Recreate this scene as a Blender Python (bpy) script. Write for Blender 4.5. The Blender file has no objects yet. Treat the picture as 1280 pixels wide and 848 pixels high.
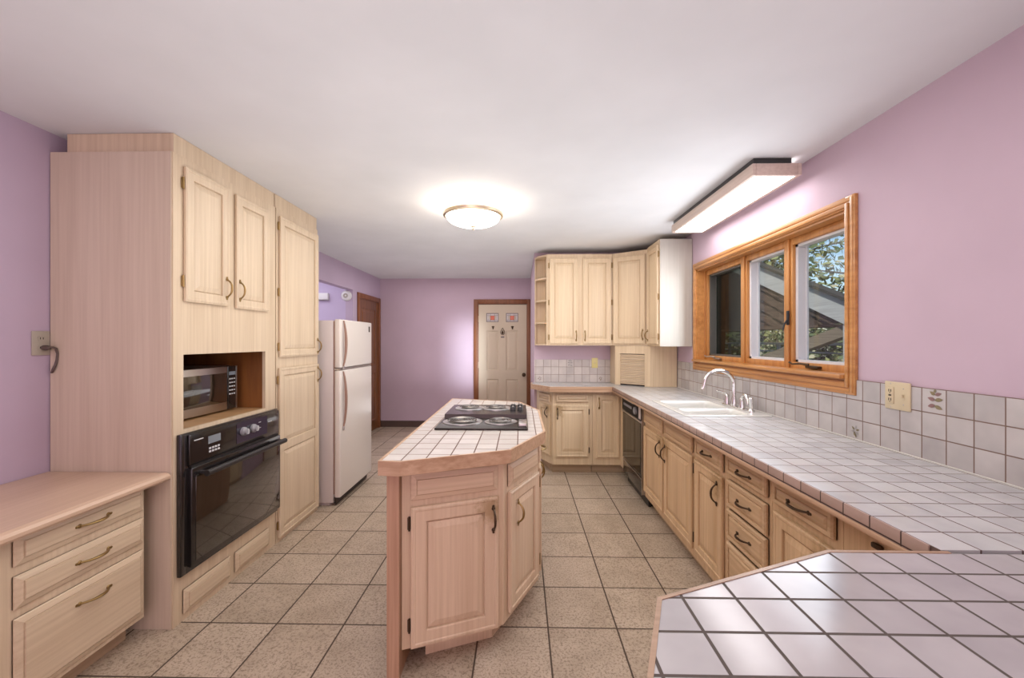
import bpy, bmesh, math, random
from mathutils import Matrix, Vector
PI = math.pi
scene = bpy.context.scene
C = scene.collection
random.seed(7)

# ------------------------------------------------------------------ camera
cam_d = bpy.data.cameras.new('camera')
cam = bpy.data.objects.new('camera', cam_d); C.objects.link(cam)
cam_d.sensor_width = 36.0; cam_d.sensor_fit = 'HORIZONTAL'
cam_d.lens = 519.4/1280*36.0
cam_d.shift_x = 0.0; cam_d.shift_y = 2.6/1280
cam_d.clip_start = 0.02
cam.location = (0, 0, 1.40); cam.rotation_euler = (PI/2, 0, 0.0210)
scene.camera = cam
# ------------------------------------------------------------------ view, world, lights
vs = scene.view_settings
vs.view_transform = 'Standard'; vs.look = 'None'; vs.exposure = 0.24; vs.gamma = 1.0
vs.use_curve_mapping = False
w = bpy.data.worlds.new('sky'); scene.world = w; w.use_nodes = True
nt = w.node_tree; bg = nt.nodes['Background']
sky = nt.nodes.new('ShaderNodeTexSky')
sky.sky_type = 'NISHITA'; sky.sun_disc = False; sky.sun_elevation = math.radians(38); sky.sun_rotation = math.radians(200)
nt.links.new(sky.outputs[0], bg.inputs[0]); bg.inputs[1].default_value = 0.13

def area(name, loc, rot, sx, sy, power, col=(1, 1, 1), spread=None):
    d = bpy.data.lights.new(name, 'AREA'); d.shape = 'RECTANGLE'; d.size = sx; d.size_y = sy
    d.energy = power; d.color = col
    if spread: d.spread = spread
    o = bpy.data.objects.new(name, d); C.objects.link(o); o.location = loc; o.rotation_euler = rot
    return o
# added fill light behind the camera; the wall there has no window
area('rear_fill', (-0.3, -2.35, 1.35), (PI/2, 0, PI), 3.4, 1.9, 85, (1.0, 0.98, 0.95))
# added fill with no real lamp: one aimed up at the ceiling, one down
area('fill_up', (-0.4, 1.4, 0.95), (PI, 0, 0), 1.6, 5.6, 25, (0.95, 0.98, 1.0))
area('fill_down', (-0.2, 2.1, 2.38), (0, 0, 0), 2.2, 4.4, 32, (1.0, 0.97, 0.92))
area('window_daylight', (1.55, 2.97, 1.68), (0, PI/2, 0), .75, 1.7, 18, (0.86, 0.93, 1.0))
area('hall_light', (-3.2, 4.9, 2.38), (0, 0, 0), 1.2, 0.9, 12, (0.95, 0.94, 1.0))  # unseen lamp added under the hall ceiling to light the hall
area('entry_streak_fill', (0.08, 5.25, 1.25), Vector((-.95, 1.5, -.06)).to_track_quat('-Z', 'Y').to_euler(), 0.07, 1.0, 1.5, (0.80, 0.90, 1.0), math.radians(24))  # unseen light added for the wall streak by the back door; no window there
area('entry_fill_up', (-1.0, 5.5, 0.6), (PI, 0, 0), 1.4, 1.6, 7, (0.97, 0.98, 1.0))  # unseen fill added to lift the far ceiling
area('entry_fill_down', (-1.0, 5.6, 2.38), (0, 0, 0), 1.8, 1.6, 9, (1.0, 0.96, 0.95))  # made-up fill from above that brightens the entry
sun_d = bpy.data.lights.new('sun', 'SUN'); sun_d.energy = 3.2; sun_d.angle = math.radians(3)
sun = bpy.data.objects.new('sun', sun_d); C.objects.link(sun); sun.rotation_euler = Vector((0.55, 0.25, -0.75)).to_track_quat('-Z', 'Y').to_euler()

# ------------------------------------------------------------------ materials
def mat(name):
    m = bpy.data.materials.new(name); m.use_nodes = True
    return m, m.node_tree, m.node_tree.nodes['Principled BSDF']

def plain(name, col, rough=0.5, metal=0.0, spec=None, emit=None, estr=0.0, coat=0.0):
    m, t, b = mat(name)
    b.inputs['Base Color'].default_value = (*col, 1); b.inputs['Roughness'].default_value = rough
    b.inputs['Metallic'].default_value = metal
    if spec is not None: b.inputs['Specular IOR Level'].default_value = spec
    if emit: b.inputs['Emission Color'].default_value = (*emit, 1); b.inputs['Emission Strength'].default_value = estr
    if coat: b.inputs['Coat Weight'].default_value = coat; b.inputs['Coat Roughness'].default_value = 0.08
    return m

def coords(t, scale=(1, 1, 1), which='Object'):
    tc = t.nodes.new('ShaderNodeTexCoord'); mp = t.nodes.new('ShaderNodeMapping')
    mp.inputs['Scale'].default_value = scale
    t.links.new(tc.outputs[which], mp.inputs['Vector'])
    return mp.outputs[0]

def noise(t, vec, scale, detail=3, rough=0.55):
    n = t.nodes.new('ShaderNodeTexNoise'); n.inputs['Scale'].default_value = scale
    n.inputs['Detail'].default_value = detail; n.inputs['Roughness'].default_value = rough
    t.links.new(vec, n.inputs['Vector']); return n.outputs['Fac']

def ramp(t, fac, stops):
    r = t.nodes.new('ShaderNodeValToRGB'); e = r.color_ramp.elements
    while len(e) < len(stops): e.new(0.5)
    for k, (p, c) in enumerate(stops): e[k].position = p; e[k].color = (*c, 1)
    t.links.new(fac, r.inputs['Fac']); return r.outputs['Color']

def mixc(t, fac, a, b, mode='MIX'):
    n = t.nodes.new('ShaderNodeMix'); n.data_type = 'RGBA'; n.blend_type = mode
    for s, v in ((0, fac), (6, a), (7, b)):
        if isinstance(v, (int, float)): n.inputs[s].default_value = v
        elif isinstance(v, tuple): n.inputs[s].default_value = (*v, 1)
        else: t.links.new(v, n.inputs[s])
    return n.outputs[2]

def math_(t, op, a, b=None):
    n = t.nodes.new('ShaderNodeMath'); n.operation = op
    for k, v in enumerate((a, b)):
        if v is None: continue
        if isinstance(v, (int, float)): n.inputs[k].default_value = v
        else: t.links.new(v, n.inputs[k])
    return n.outputs[0]

def bump(t, b, h, strength, dist=0.002):
    n = t.nodes.new('ShaderNodeBump'); n.inputs['Strength'].default_value = strength; n.inputs['Distance'].default_value = dist
    t.links.new(h, n.inputs['Height']); t.links.new(n.outputs[0], b.inputs['Normal'])

def wood(name, light, dark, axis='z', rough=0.42, grain=1.0, coat=0.0, contrast=(0.32, 0.62)):
    m, t, b = mat(name)
    lo, hi = 1.4, 60*grain
    sc = {'x': (lo, hi, hi), 'y': (hi, lo, hi), 'z': (hi, hi, lo)}[axis]
    v = coords(t, sc)
    n1 = noise(t, v, 1.0, 5, 0.6)
    v2 = coords(t, tuple(s*0.16 if s > 2 else s*0.5 for s in sc))
    n2 = noise(t, v2, 1.0, 2, 0.5)
    f = math_(t, 'ADD', math_(t, 'MULTIPLY', n1, 0.65), math_(t, 'MULTIPLY', n2, 0.35))
    col = ramp(t, f, [(contrast[0], dark), (contrast[1], light)])
    t.links.new(col, b.inputs['Base Color']); b.inputs['Roughness'].default_value = rough
    if coat: b.inputs['Coat Weight'].default_value = coat; b.inputs['Coat Roughness'].default_value = 0.15
    bump(t, b, n1, 0.06, 0.0008)
    return m

def tile(name, axes, pitch, org, grout, c1, c2, cg, rough=0.22, speckle=0, mottle=0.5, gdepth=0.6, tone=0.0):
    """Square tiles laid on the two named object axes."""
    m, t, b = mat(name)
    tc = t.nodes.new('ShaderNodeTexCoord'); sp = t.nodes.new('ShaderNodeSeparateXYZ')
    t.links.new(tc.outputs['Object'], sp.inputs[0])
    edge = None; cells = []
    pp = pitch if isinstance(pitch, tuple) else (pitch, pitch)
    pitch = pp[0]
    for ax, o, pitch in zip(axes, org, pp):
        u = math_(t, 'DIVIDE', math_(t, 'SUBTRACT', sp.outputs['XYZ'.index(ax.upper())], o), pitch)
        fl = math_(t, 'FLOOR', u); fr = math_(t, 'SUBTRACT', u, fl)
        d = math_(t, 'MULTIPLY', math_(t, 'MINIMUM', fr, math_(t, 'SUBTRACT', 1.0, fr)), pitch)
        edge = d if edge is None else math_(t, 'MINIMUM', edge, d)
        cells.append(fl)
    mr = t.nodes.new('ShaderNodeMapRange'); mr.interpolation_type = 'SMOOTHSTEP'
    mr.inputs['From Min'].default_value = grout*0.42; mr.inputs['From Max'].default_value = grout*0.62
    t.links.new(edge, mr.inputs['Value']); mask = mr.outputs[0]
    cb = t.nodes.new('ShaderNodeCombineXYZ'); t.links.new(cells[0], cb.inputs[0]); t.links.new(cells[1], cb.inputs[1])
    wn = t.nodes.new('ShaderNodeTexWhiteNoise'); t.links.new(cb.outputs[0], wn.inputs['Vector'])
    off = t.nodes.new('ShaderNodeVectorMath'); off.operation = 'ADD'
    sc = t.nodes.new('ShaderNodeVectorMath'); sc.operation = 'SCALE'; sc.inputs['Scale'].default_value = 7.0
    t.links.new(wn.outputs['Color'], sc.inputs[0]); t.links.new(tc.outputs['Object'], off.inputs[0]); t.links.new(sc.outputs[0], off.inputs[1])
    n = noise(t, off.outputs[0], mottle/pitch, 3)
    f = math_(t, 'ADD', math_(t, 'MULTIPLY', n, 0.8), math_(t, 'MULTIPLY', wn.outputs['Value'], 0.2+tone))
    col = ramp(t, f, [(0.30, c2), (0.66, c1)])
    if speckle:
        s1 = noise(t, off.outputs[0], 95, 4, 0.75)
        sk = ramp(t, s1, [(0.40, tuple(x*0.62 for x in c2)), (0.50, (1, 1, 1))])
        col = mixc(t, speckle, col, sk, 'MULTIPLY')
    col = mixc(t, mask, cg, col)
    t.links.new(col, b.inputs['Base Color'])
    r = t.nodes.new('ShaderNodeMapRange'); t.links.new(mask, r.inputs['Value'])
    r.inputs['To Min'].default_value = 0.85; r.inputs['To Max'].default_value = rough
    t.links.new(r.outputs[0], b.inputs['Roughness'])
    hgt = math_(t, 'ADD', math_(t, 'MULTIPLY', n, 0.10), mask)
    bump(t, b, hgt, gdepth, 0.0016)
    return m

def paint(name, col, rough=0.7):
    m, t, b = mat(name)
    v = coords(t); n = noise(t, v, 2.0, 3); n2 = noise(t, v, 160, 2)
    c = ramp(t, n, [(0.3, tuple(x*0.95 for x in col)), (0.7, tuple(min(1, x*1.03) for x in col))])
    t.links.new(c, b.inputs['Base Color']); b.inputs['Roughness'].default_value = rough
    bump(t, b, n2, 0.12, 0.0006)
    return m

def glass_mat(name, tint=(1, 1, 1), refl=0.06):
    m = bpy.data.materials.new(name); m.use_nodes = True; t = m.node_tree
    for x in list(t.nodes): t.nodes.remove(x)
    o = t.nodes.new('ShaderNodeOutputMaterial'); mx = t.nodes.new('ShaderNodeMixShader')
    tr = t.nodes.new('ShaderNodeBsdfTransparent'); gl = t.nodes.new('ShaderNodeBsdfGlossy')
    tr.inputs[0].default_value = (*tint, 1); gl.inputs['Roughness'].default_value = 0.02
    mx.inputs[0].default_value = refl
    t.links.new(tr.outputs[0], mx.inputs[1]); t.links.new(gl.outputs[0], mx.inputs[2]); t.links.new(mx.outputs[0], o.inputs[0])
    return m

OAK_L, OAK_D = (0.70, 0.565, 0.405), (0.56, 0.425, 0.285)
oak_v = wood('pickled_oak', OAK_L, OAK_D, 'z')
oak_h = wood('pickled_oak_horizontal', OAK_L, OAK_D, 'x')
oak_y = wood('pickled_oak_panel', (0.64, 0.53, 0.415), (0.55, 0.44, 0.335), 'z', 0.5)
warm_v = wood('worn_oak_warm_light', (0.70, 0.49, 0.29), (0.50, 0.315, 0.165), 'z')  # same cabinet oak, warmer light on the right run put into its colour
warm_h = wood('worn_oak_warm_light_horizontal', (0.66, 0.46, 0.275), (0.47, 0.295, 0.155), 'x')
far_v = wood('limed_oak', (0.74, 0.585, 0.395), (0.60, 0.45, 0.28), 'z')
far_h = wood('limed_oak_horizontal', (0.70, 0.545, 0.375), (0.55, 0.40, 0.25), 'x')
isl_v = wood('limed_oak_pink_light', (0.72, 0.55, 0.395), (0.58, 0.415, 0.275), 'z')  # same cabinet oak, pinker light at the island put into its colour
isl_h = wood('limed_oak_pink_light_horizontal', (0.72, 0.55, 0.395), (0.58, 0.415, 0.275), 'x')
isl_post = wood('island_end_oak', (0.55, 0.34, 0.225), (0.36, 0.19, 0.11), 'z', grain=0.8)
edge_x = wood('oak_edge_strip', (0.58, 0.385, 0.255), (0.40, 0.235, 0.135), 'x')
edge_y = wood('oak_edge_strip_deep', (0.55, 0.36, 0.235), (0.38, 0.22, 0.125), 'y')
desk_wood = wood('pink_oak_laminate', (0.63, 0.45, 0.325), (0.55, 0.375, 0.26), 'y', 0.35)
pine = wood('amber_varnished_pine', (0.60, 0.285, 0.085), (0.36, 0.14, 0.035), 'z', 0.35, 0.5, 0.3)
pine_y = wood('amber_varnished_pine_long', (0.62, 0.30, 0.095), (0.38, 0.15, 0.038), 'y', 0.35, 0.5, 0.3)
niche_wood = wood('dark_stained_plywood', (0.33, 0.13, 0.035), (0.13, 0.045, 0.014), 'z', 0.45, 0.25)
niche_floor = wood('oak_plywood_shelf', (0.52, 0.30, 0.14), (0.36, 0.19, 0.08), 'y', 0.45, 0.6)
dark_door = wood('dark_walnut_door', (0.26, 0.098, 0.022), (0.09, 0.027, 0.007), 'z', 0.3, 0.4, 0.25)
trim_red = wood('red_brown_trim', (0.27, 0.095, 0.032), (0.14, 0.042, 0.014), 'z', 0.4, 0.6)
wall_lm = paint('lilac_paint_left_light', (0.515, 0.405, 0.515))  # same lilac as the other walls, cooler light on this side mixed in
wall_m = paint('lilac_paint', (0.56, 0.425, 0.50))
hall_m = paint('hall_lavender_paint', (0.55, 0.46, 0.62))
ceil_m = paint('ceiling_white_paint', (0.70, 0.70, 0.71), 0.85)
white_m = paint('door_cream_paint', (0.62, 0.52, 0.385), 0.5)
floor_m = tile('speckled_stone_floor_tile', 'xy', 0.335, (0.468, 2.033), 0.0075, (0.55, 0.445, 0.345), (0.42, 0.33, 0.245), (0.075, 0.05, 0.035), 0.42, 0.62, 2.2, 0.5)
CT1, CT2 = (0.56, 0.555, 0.55), (0.445, 0.44, 0.445)
ctile_r = tile('counter_tile_right', 'xy', 0.0925, (0.952, 0.962), 0.0042, CT1, CT2, (0.15, 0.10, 0.085), 0.2)
ctile_b = tile('counter_tile_far', 'xy', 0.0925, (0.952, 0.962), 0.0042, CT1, CT2, (0.22, 0.16, 0.13), 0.2)
ctile_p = tile('counter_tile_peninsula', 'xy', (0.098, 0.0905), (0.397, 0.775), 0.0056, (0.46, 0.43, 0.435), (0.35, 0.325, 0.335), (0.085, 0.065, 0.055), 0.16)
ctile_i = tile('counter_tile_island', 'xy', 0.0945, (-0.487, 2.245), 0.0052, (0.68, 0.63, 0.585), (0.57, 0.515, 0.47), (0.14, 0.08, 0.06), 0.22)
edge_tile = tile('counter_edge_tile', 'yz', 0.0925, (0.962, 0.80), 0.0042, (0.46, 0.335, 0.285), (0.37, 0.26, 0.215), (0.08, 0.05, 0.04), 0.25)
bs_r = tile('backsplash_tile_right', 'yz', 0.0962, (1.414, 0.925), 0.0042, (0.55, 0.515, 0.495), (0.40, 0.37, 0.36), (0.20, 0.13, 0.10), 0.22)
bs_b = tile('backsplash_tile_far', 'xz', 0.0885, (0.174, 0.925), 0.0042, (0.64, 0.58, 0.54), (0.48, 0.43, 0.41), (0.27, 0.21, 0.17), 0.25)
sink_m = plain('white_enamel', (0.66, 0.65, 0.61), 0.15, coat=0.4)
chrome = plain('chrome', (0.72, 0.71, 0.70), 0.12, 1.0)
steel = plain('brushed_steel', (0.50, 0.47, 0.45), 0.32, 1.0)
brass = plain('antique_brass', (0.30, 0.20, 0.08), 0.32, 0.9)
dkbrass = plain('dark_bronze', (0.075, 0.045, 0.025), 0.4, 0.7)
pale_brass = plain('polished_brass', (0.66, 0.54, 0.38), 0.3, 0.85)
black = plain('black_enamel', (0.012, 0.010, 0.010), 0.16, coat=0.5)
blackp = plain('black_plastic', (0.018, 0.016, 0.016), 0.4)
ovenglass = plain('smoked_oven_glass', (0.016, 0.012, 0.008), 0.05, spec=0.9, coat=1.0)
grey_p = plain('grey_plastic', (0.30, 0.30, 0.32), 0.4)
display = plain('display_pane', (0.22, 0.25, 0.28), 0.2)
keys = plain('pale_key_print', (0.62, 0.62, 0.62), 0.5)
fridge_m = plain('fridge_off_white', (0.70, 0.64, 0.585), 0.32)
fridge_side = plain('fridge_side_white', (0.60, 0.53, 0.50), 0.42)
grip = plain('brown_grip', (0.30, 0.175, 0.125), 0.4)
almond = plain('almond_plastic', (0.62, 0.52, 0.34), 0.35)
almond_d = plain('grey_beige_plastic', (0.42, 0.38, 0.31), 0.4)
slot = plain('socket_slot', (0.03, 0.02, 0.015), 0.6)
whitep = plain('white_plastic', (0.74, 0.72, 0.70), 0.4)
vinyl = plain('white_vinyl', (0.66, 0.66, 0.68), 0.35)
lamp_glass = plain('lit_lamp_glass', (0.9, 0.88, 0.84), 0.3, emit=(1.0, 0.93, 0.83), estr=8.0)
tube_glow = plain('lit_diffuser', (0.9, 0.9, 0.9), 0.4, emit=(1.0, 0.97, 0.98), estr=7.0)
glass = glass_mat('window_glass', (0.93, 0.95, 0.95), 0.05)
coil_m = plain('burner_coil', (0.20, 0.185, 0.175), 0.28, 0.9)
cook_m = plain('dark_steel_cooktop', (0.045, 0.036, 0.032), 0.25, 0.6)
base_brd = plain('dark_baseboard', (0.10, 0.062, 0.05), 0.5)
toe_m = wood('toe_board', (0.52, 0.39, 0.26), (0.38, 0.27, 0.165), 'x', 0.55)
leaf1 = plain('olive_leaf_glaze', (0.23, 0.19, 0.10), 0.35)
leaf2 = plain('mauve_leaf_glaze', (0.25, 0.14, 0.13), 0.35)
leaf3 = plain('grey_leaf_glaze', (0.33, 0.31, 0.29), 0.35)

# ------------------------------------------------------------------ mesh builder
class MB:
    def __init__(s): s.v = []; s.f = []; s.mi = []; s.sm = []; s.M = Matrix()
    def add(s, vs_, fs, mi=0, smooth=False):
        o = len(s.v); s.v += [tuple(s.M @ Vector(p)) for p in vs_]
        for f in fs: s.f.append([o+i for i in f]); s.mi.append(mi); s.sm.append(smooth)
        return s
    def box(s, x0, x1, y0, y1, z0, z1, mi=0, bev=0.0, seg=2):
        if x0 > x1: x0, x1 = x1, x0
        if y0 > y1: y0, y1 = y1, y0
        if z0 > z1: z0, z1 = z1, z0
        if bev <= 0:
            v = [(x0,y0,z0),(x1,y0,z0),(x1,y1,z0),(x0,y1,z0),(x0,y0,z1),(x1,y0,z1),(x1,y1,z1),(x0,y1,z1)]
            return s.add(v, [(0,3,2,1),(4,5,6,7),(0,1,5,4),(1,2,6,5),(2,3,7,6),(3,0,4,7)], mi)
        b = bmesh.new(); bmesh.ops.create_cube(b, size=1)
        for q in b.verts: q.co = Vector(((x0+x1)/2+q.co.x*(x1-x0), (y0+y1)/2+q.co.y*(y1-y0), (z0+z1)/2+q.co.z*(z1-z0)))
        bmesh.ops.bevel(b, geom=list(b.edges), offset=bev, segments=seg, profile=0.5, affect='EDGES')
        return s.bm(b, mi, True)
    def bm(s, b, mi=0, smooth=False):
        b.verts.index_update()
        s.add([q.co[:] for q in b.verts], [[q.index for q in f.verts] for f in b.faces], mi, smooth); b.free(); return s
    def prism(s, poly, z0, z1, mi=0, axis='z', side_mi=None):
        """extrude a 2D polygon; axis z: (x,y), axis y: (x,z), axis x: (y,z)"""
        n = len(poly)
        def P(p, h): return {'z': (p[0], p[1], h), 'y': (p[0], h, p[1]), 'x': (h, p[0], p[1])}[axis]
        v = [P(p, z0) for p in poly]+[P(p, z1) for p in poly]
        s.add(v, [list(range(n))[::-1], list(range(n, 2*n))], mi)
        s.add(v, [(i, (i+1) % n, n+(i+1) % n, n+i) for i in range(n)], mi if side_mi is None else side_mi); return s
    def lathe(s, prof, seg=32, mi=0, smooth=True, center=(0, 0, 0), axis='z', cap=True):
        v = []; f = []; cx_, cy_, cz_ = center
        for r, h in prof:
            for k in range(seg):
                a = 2*PI*k/seg; x, y = r*math.cos(a), r*math.sin(a)
                v.append({'z': (cx_+x, cy_+y, cz_+h), 'y': (cx_+x, cy_+h, cz_+y), 'x': (cx_+h, cy_+x, cz_+y)}[axis])
        for j in range(len(prof)-1):
            for k in range(seg): f.append((j*seg+k, j*seg+(k+1) % seg, (j+1)*seg+(k+1) % seg, (j+1)*seg+k))
        if cap and prof[0][0] > 1e-5: f.append(list(range(seg))[::-1])
        if cap and prof[-1][0] > 1e-5: f.append([(len(prof)-1)*seg+k for k in range(seg)])
        return s.add(v, f, mi, smooth)
    def tube(s, pts, r, seg=8, mi=0):
        pts = [Vector(p) for p in pts]; n = len(pts); rs = r if isinstance(r, (list, tuple)) else [r]*n
        v = []; up = None
        for i, p in enumerate(pts):
            d = (pts[min(i+1, n-1)]-pts[max(i-1, 0)]).normalized()
            if up is None: up = d.orthogonal().normalized()
            up = (up-d*up.dot(d)).normalized(); sd = d.cross(up)
            for k in range(seg):
                a = 2*PI*k/seg; v.append(p+up*math.cos(a)*rs[i]+sd*math.sin(a)*rs[i])
        f = [(i*seg+k, i*seg+(k+1) % seg, (i+1)*seg+(k+1) % seg, (i+1)*seg+k) for i in range(n-1) for k in range(seg)]
        f += [list(range(seg))[::-1], [(n-1)*seg+k for k in range(seg)]]
        return s.add(v, f, mi, True)
    def rings(s, x0, x1, z0, z1, prof, mi=0, fill=True):
        """nested rectangles in the xz plane; prof = (inset, y)"""
        v = []; f = []
        for i, y in prof: v += [(x0+i, y, z0+i), (x1-i, y, z0+i), (x1-i, y, z1-i), (x0+i, y, z1-i)]
        for j in range(len(prof)-1):
            for k in range(4): f.append((j*4+k, j*4+(k+1) % 4, (j+1)*4+(k+1) % 4, (j+1)*4+k))
        if fill: j = (len(prof)-1)*4; f.append((j, j+1, j+2, j+3))
        return s.add(v, f, mi)

def obj(name, mb, mats, parent=None, loc=(0, 0, 0), rz=0.0, label=None):
    me = bpy.data.meshes.new(name); me.from_pydata(mb.v, [], mb.f)
    for m in (mats if isinstance(mats, (list, tuple)) else [mats]): me.materials.append(m)
    for p, mi, sm in zip(me.polygons, mb.mi, mb.sm): p.material_index = mi; p.use_smooth = sm
    b = bmesh.new(); b.from_mesh(me); bmesh.ops.recalc_face_normals(b, faces=b.faces); b.to_mesh(me); b.free()
    if any(mb.sm):
        try: me.set_sharp_from_angle(angle=math.radians(38))
        except Exception: pass
    o = bpy.data.objects.new(name, me); C.objects.link(o); o.parent = parent
    o.location = loc; o.rotation_euler = (0, 0, rz)
    if label: o['label'] = label
    return o

def tag(o, label, cat, group=None):
    o['label'] = label; o['category'] = cat
    if group: o['group'] = group
    return o

def thing(name, label, cat, loc=(0, 0, 0), rz=0.0, group=None):
    o = bpy.data.objects.new(name, None); C.objects.link(o); o.location = loc; o.rotation_euler = (0, 0, rz)
    o.empty_display_size = 0.1
    return tag(o, label, cat, group)

def struct(name, mb, m, parent=None, loc=(0, 0, 0)):
    o = obj(name, mb, m, parent, loc)
    if parent is None: o['kind'] = 'structure'
    return o

# ------------------------------------------------------------------ room shell
RW, LW, BW, NW, CZ = 1.62, -2.30, 6.75, 4.82, 2.42     # right, left, back and nook walls, ceiling
REAR = -2.6
struct('floor', MB().box(-4.4, RW+.2, REAR-.1, BW+.2, -.06, 0), floor_m)
struct('ceiling', MB().box(-4.4, RW+.2, REAR-.1, BW+.2, CZ, CZ+.06), ceil_m)
OP0, OP1, OPZ = 4.35, 5.645, 2.105     # hall opening
D0, D1, DZ = 5.86, 6.66, 2.02           # dark door in the left wall
struct('wall_left', MB().box(LW-.1, LW, REAR, OP0, 0, CZ).box(LW-.1, LW, OP0, OP1, OPZ, CZ)
       .box(LW-.1, LW, OP1, D0, 0, CZ).box(LW-.1, LW, D0, D1, DZ, CZ).box(LW-.1, LW, D1, BW, 0, CZ), wall_lm)
struct('wall_hall_far', MB().box(-4.3, LW-.1, OP1, OP1+.1, 0, CZ), hall_m)
struct('wall_hall_near', MB().box(-4.3, LW-.1, OP0-.1, OP0, 0, CZ), hall_m)
struct('wall_hall_end', MB().box(-4.4, -4.3, OP0-.1, OP1+.1, 0, CZ), hall_m)
BD0, BD1, BDZ = -.685, .095, 2.0        # back door opening
struct('wall_back', MB().box(LW-.1, BD0-.02, BW, BW+.1, 0, CZ).box(BD1+.02, RW+.1, BW, BW+.1, 0, CZ).box(BD0-.02, BD1+.02, BW, BW+.1, BDZ+.02, CZ), wall_m)
struct('wall_nook', MB().box(.157, RW, NW, NW+.1, 0, CZ).box(.157, .257, NW+.1, BW, 0, CZ), wall_m)
# right wall with the window opening
WY0, WY1, WZ0, WZ1 = 2.09, 3.845, 1.20, 2.05
struct('wall_right', MB().box(RW, RW+.13, REAR, WY0, 0, CZ).box(RW, RW+.13, WY1, BW, 0, CZ).box(RW, RW+.13, WY0, WY1, 0, WZ0).box(RW, RW+.13, WY0, WY1, WZ1, CZ), wall_m)
struct('wall_rear', MB().box(LW-.1, RW+.1, REAR-.1, REAR, 0, CZ), wall_m)
struct('baseboard_back', MB().box(LW, BD0-.09, BW-.014, BW, 0, .09).box(LW, BD0-.09, BW-.008, BW, .09, .1), base_brd)
struct('baseboard_left', MB().box(LW, LW+.014, OP1+.02, D0-.08, 0, .09).box(LW, LW+.008, OP1+.02, D0-.08, .09, .1), base_brd)

def casing(x0, x1, z1, w_, y_wall, t=.02):
    m = MB()
    for a, b in ((x0-w_, x0), (x1, x1+w_)):
        m.box(a, b, y_wall-t, y_wall, 0, z1+w_, bev=.004); m.box(a+w_*.25, b-w_*.2, y_wall-t-.006, y_wall-t, 0, z1+w_*.8, bev=.002)
    m.box(x0, x1, y_wall-t, y_wall, z1, z1+w_, bev=.004); m.box(x0, x1, y_wall-t-.006, y_wall-t, z1+w_*.25, z1+w_*.8, bev=.002)
    return m
# back door (six panels, two small leaded lights)
d2 = MB()
dw, dz0 = BD1-BD0, .012
panels = []
def door_slab(w_, h, t, cuts, prof):
    """slab with sunk/raised panels; cuts = list of (x0,x1,z0,z1) laid out in columns and rows"""
    m = MB()
    xs = sorted({0, w_} | {c[0] for c in cuts} | {c[1] for c in cuts}); zs = sorted({0, h} | {c[2] for c in cuts} | {c[3] for c in cuts})
    for i in range(len(xs)-1):
        for j in range(len(zs)-1):
            mx_, mz = (xs[i]+xs[i+1])/2, (zs[j]+zs[j+1])/2
            if any(c[0] < mx_ < c[1] and c[2] < mz < c[3] for c in cuts): continue
            m.add([(xs[i], -t, zs[j]), (xs[i+1], -t, zs[j]), (xs[i+1], -t, zs[j+1]), (xs[i], -t, zs[j+1])], [(0, 1, 2, 3)])
    for c in cuts: m.rings(*c, [(i, -t+y) for i, y in prof])
    m.rings(0, w_, 0, h, [(0, -t), (0, -min(.006, t*.4)), (.006, -min(.006, t*.4)), (.006, 0)], fill=True)
    return m
cx1, cx2, cx3, cx4 = .13, .325, .445, .64
lites = [(cx1-.005, cx2, 1.70, 1.845), (cx3, cx4+.005, 1.70, 1.845)]
cuts = lites + [(cx1, cx2, .91, 1.56), (cx3, cx4, .91, 1.56), (cx1, cx2, .20, .77), (cx3, cx4, .20, .77)]
door2 = door_slab(dw, BDZ-.016, .04, cuts, [(0, 0), (.012, .012), (.02, .012), (.05, .004)])
door_back = struct('door_2', door2, white_m, None, (BD0, BW+.045, .01))
struct('trim_1', casing(BD0-.008, BD1+.008, BDZ+.008, .07, BW).box(BD0-.02, BD0-.001, BW, BW+.09, 0, BDZ+.02).box(BD1+.001, BD1+.02, BW, BW+.09, 0, BDZ+.02).box(BD0, BD1, BW, BW+.09, BDZ, BDZ+.02), trim_red)
red_g = plain('orange_red_glass', (0.62, 0.13, 0.06), 0.25); milk_g = plain('milky_glass', (0.70, 0.66, 0.63), 0.2); came = plain('lead_came', (0.22, 0.19, 0.18), 0.4, 0.5)
for (a, b, c_, d_) in lites:
    p = obj('leaded_light', MB().box(a+.012, b-.012, -.034, -.030, c_+.012, d_-.012, 0), milk_g, door_back)
    xm, zm = (a+b)/2, (c_+d_)/2-.005
    obj('red_glass', MB().box(xm-.032, xm+.032, -.037, -.0335, zm-.035, zm+.035), red_g, p)
    m = MB()
    for q in (-.034, .034): m.box(xm+q-.003, xm+q+.003, -.038, -.034, c_+.014, d_-.014)
    for q in (-.037, .037): m.box(a+.014, b-.014, -.038, -.034, zm+q-.003, zm+q+.003)
    for q in (-.062, .062): m.box(xm+q-.002, xm+q+.002, -.038, -.034, zm-.037, zm+.06)
    m.box(a+.006, b-.006, -.046, -.034, c_, c_+.013).box(a+.006, b-.006, -.046, -.034, d_-.013, d_).box(a, a+.012, -.046, -.034, c_, d_).box(b-.012, b, -.046, -.034, c_, d_)
    obj('lead_frame', m, came, p)
knob = MB().lathe([(.028, -.041), (.03, -.046), (.012, -.05), (.011, -.07), (.026, -.078), (.03, -.092), (.022, -.104), (0, -.107)], 20, axis='y', center=(.735, 0, .845))
obj('knob', knob, dkbrass, door_back)
for z in (.25, 1.0, 1.75): obj('hinge', MB().box(.0, .008, -.046, -.036, z-.045, z+.045).tube([(-.002, -.046, z-.05), (-.002, -.046, z+.05)], .006), pale_brass, door_back)
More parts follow.
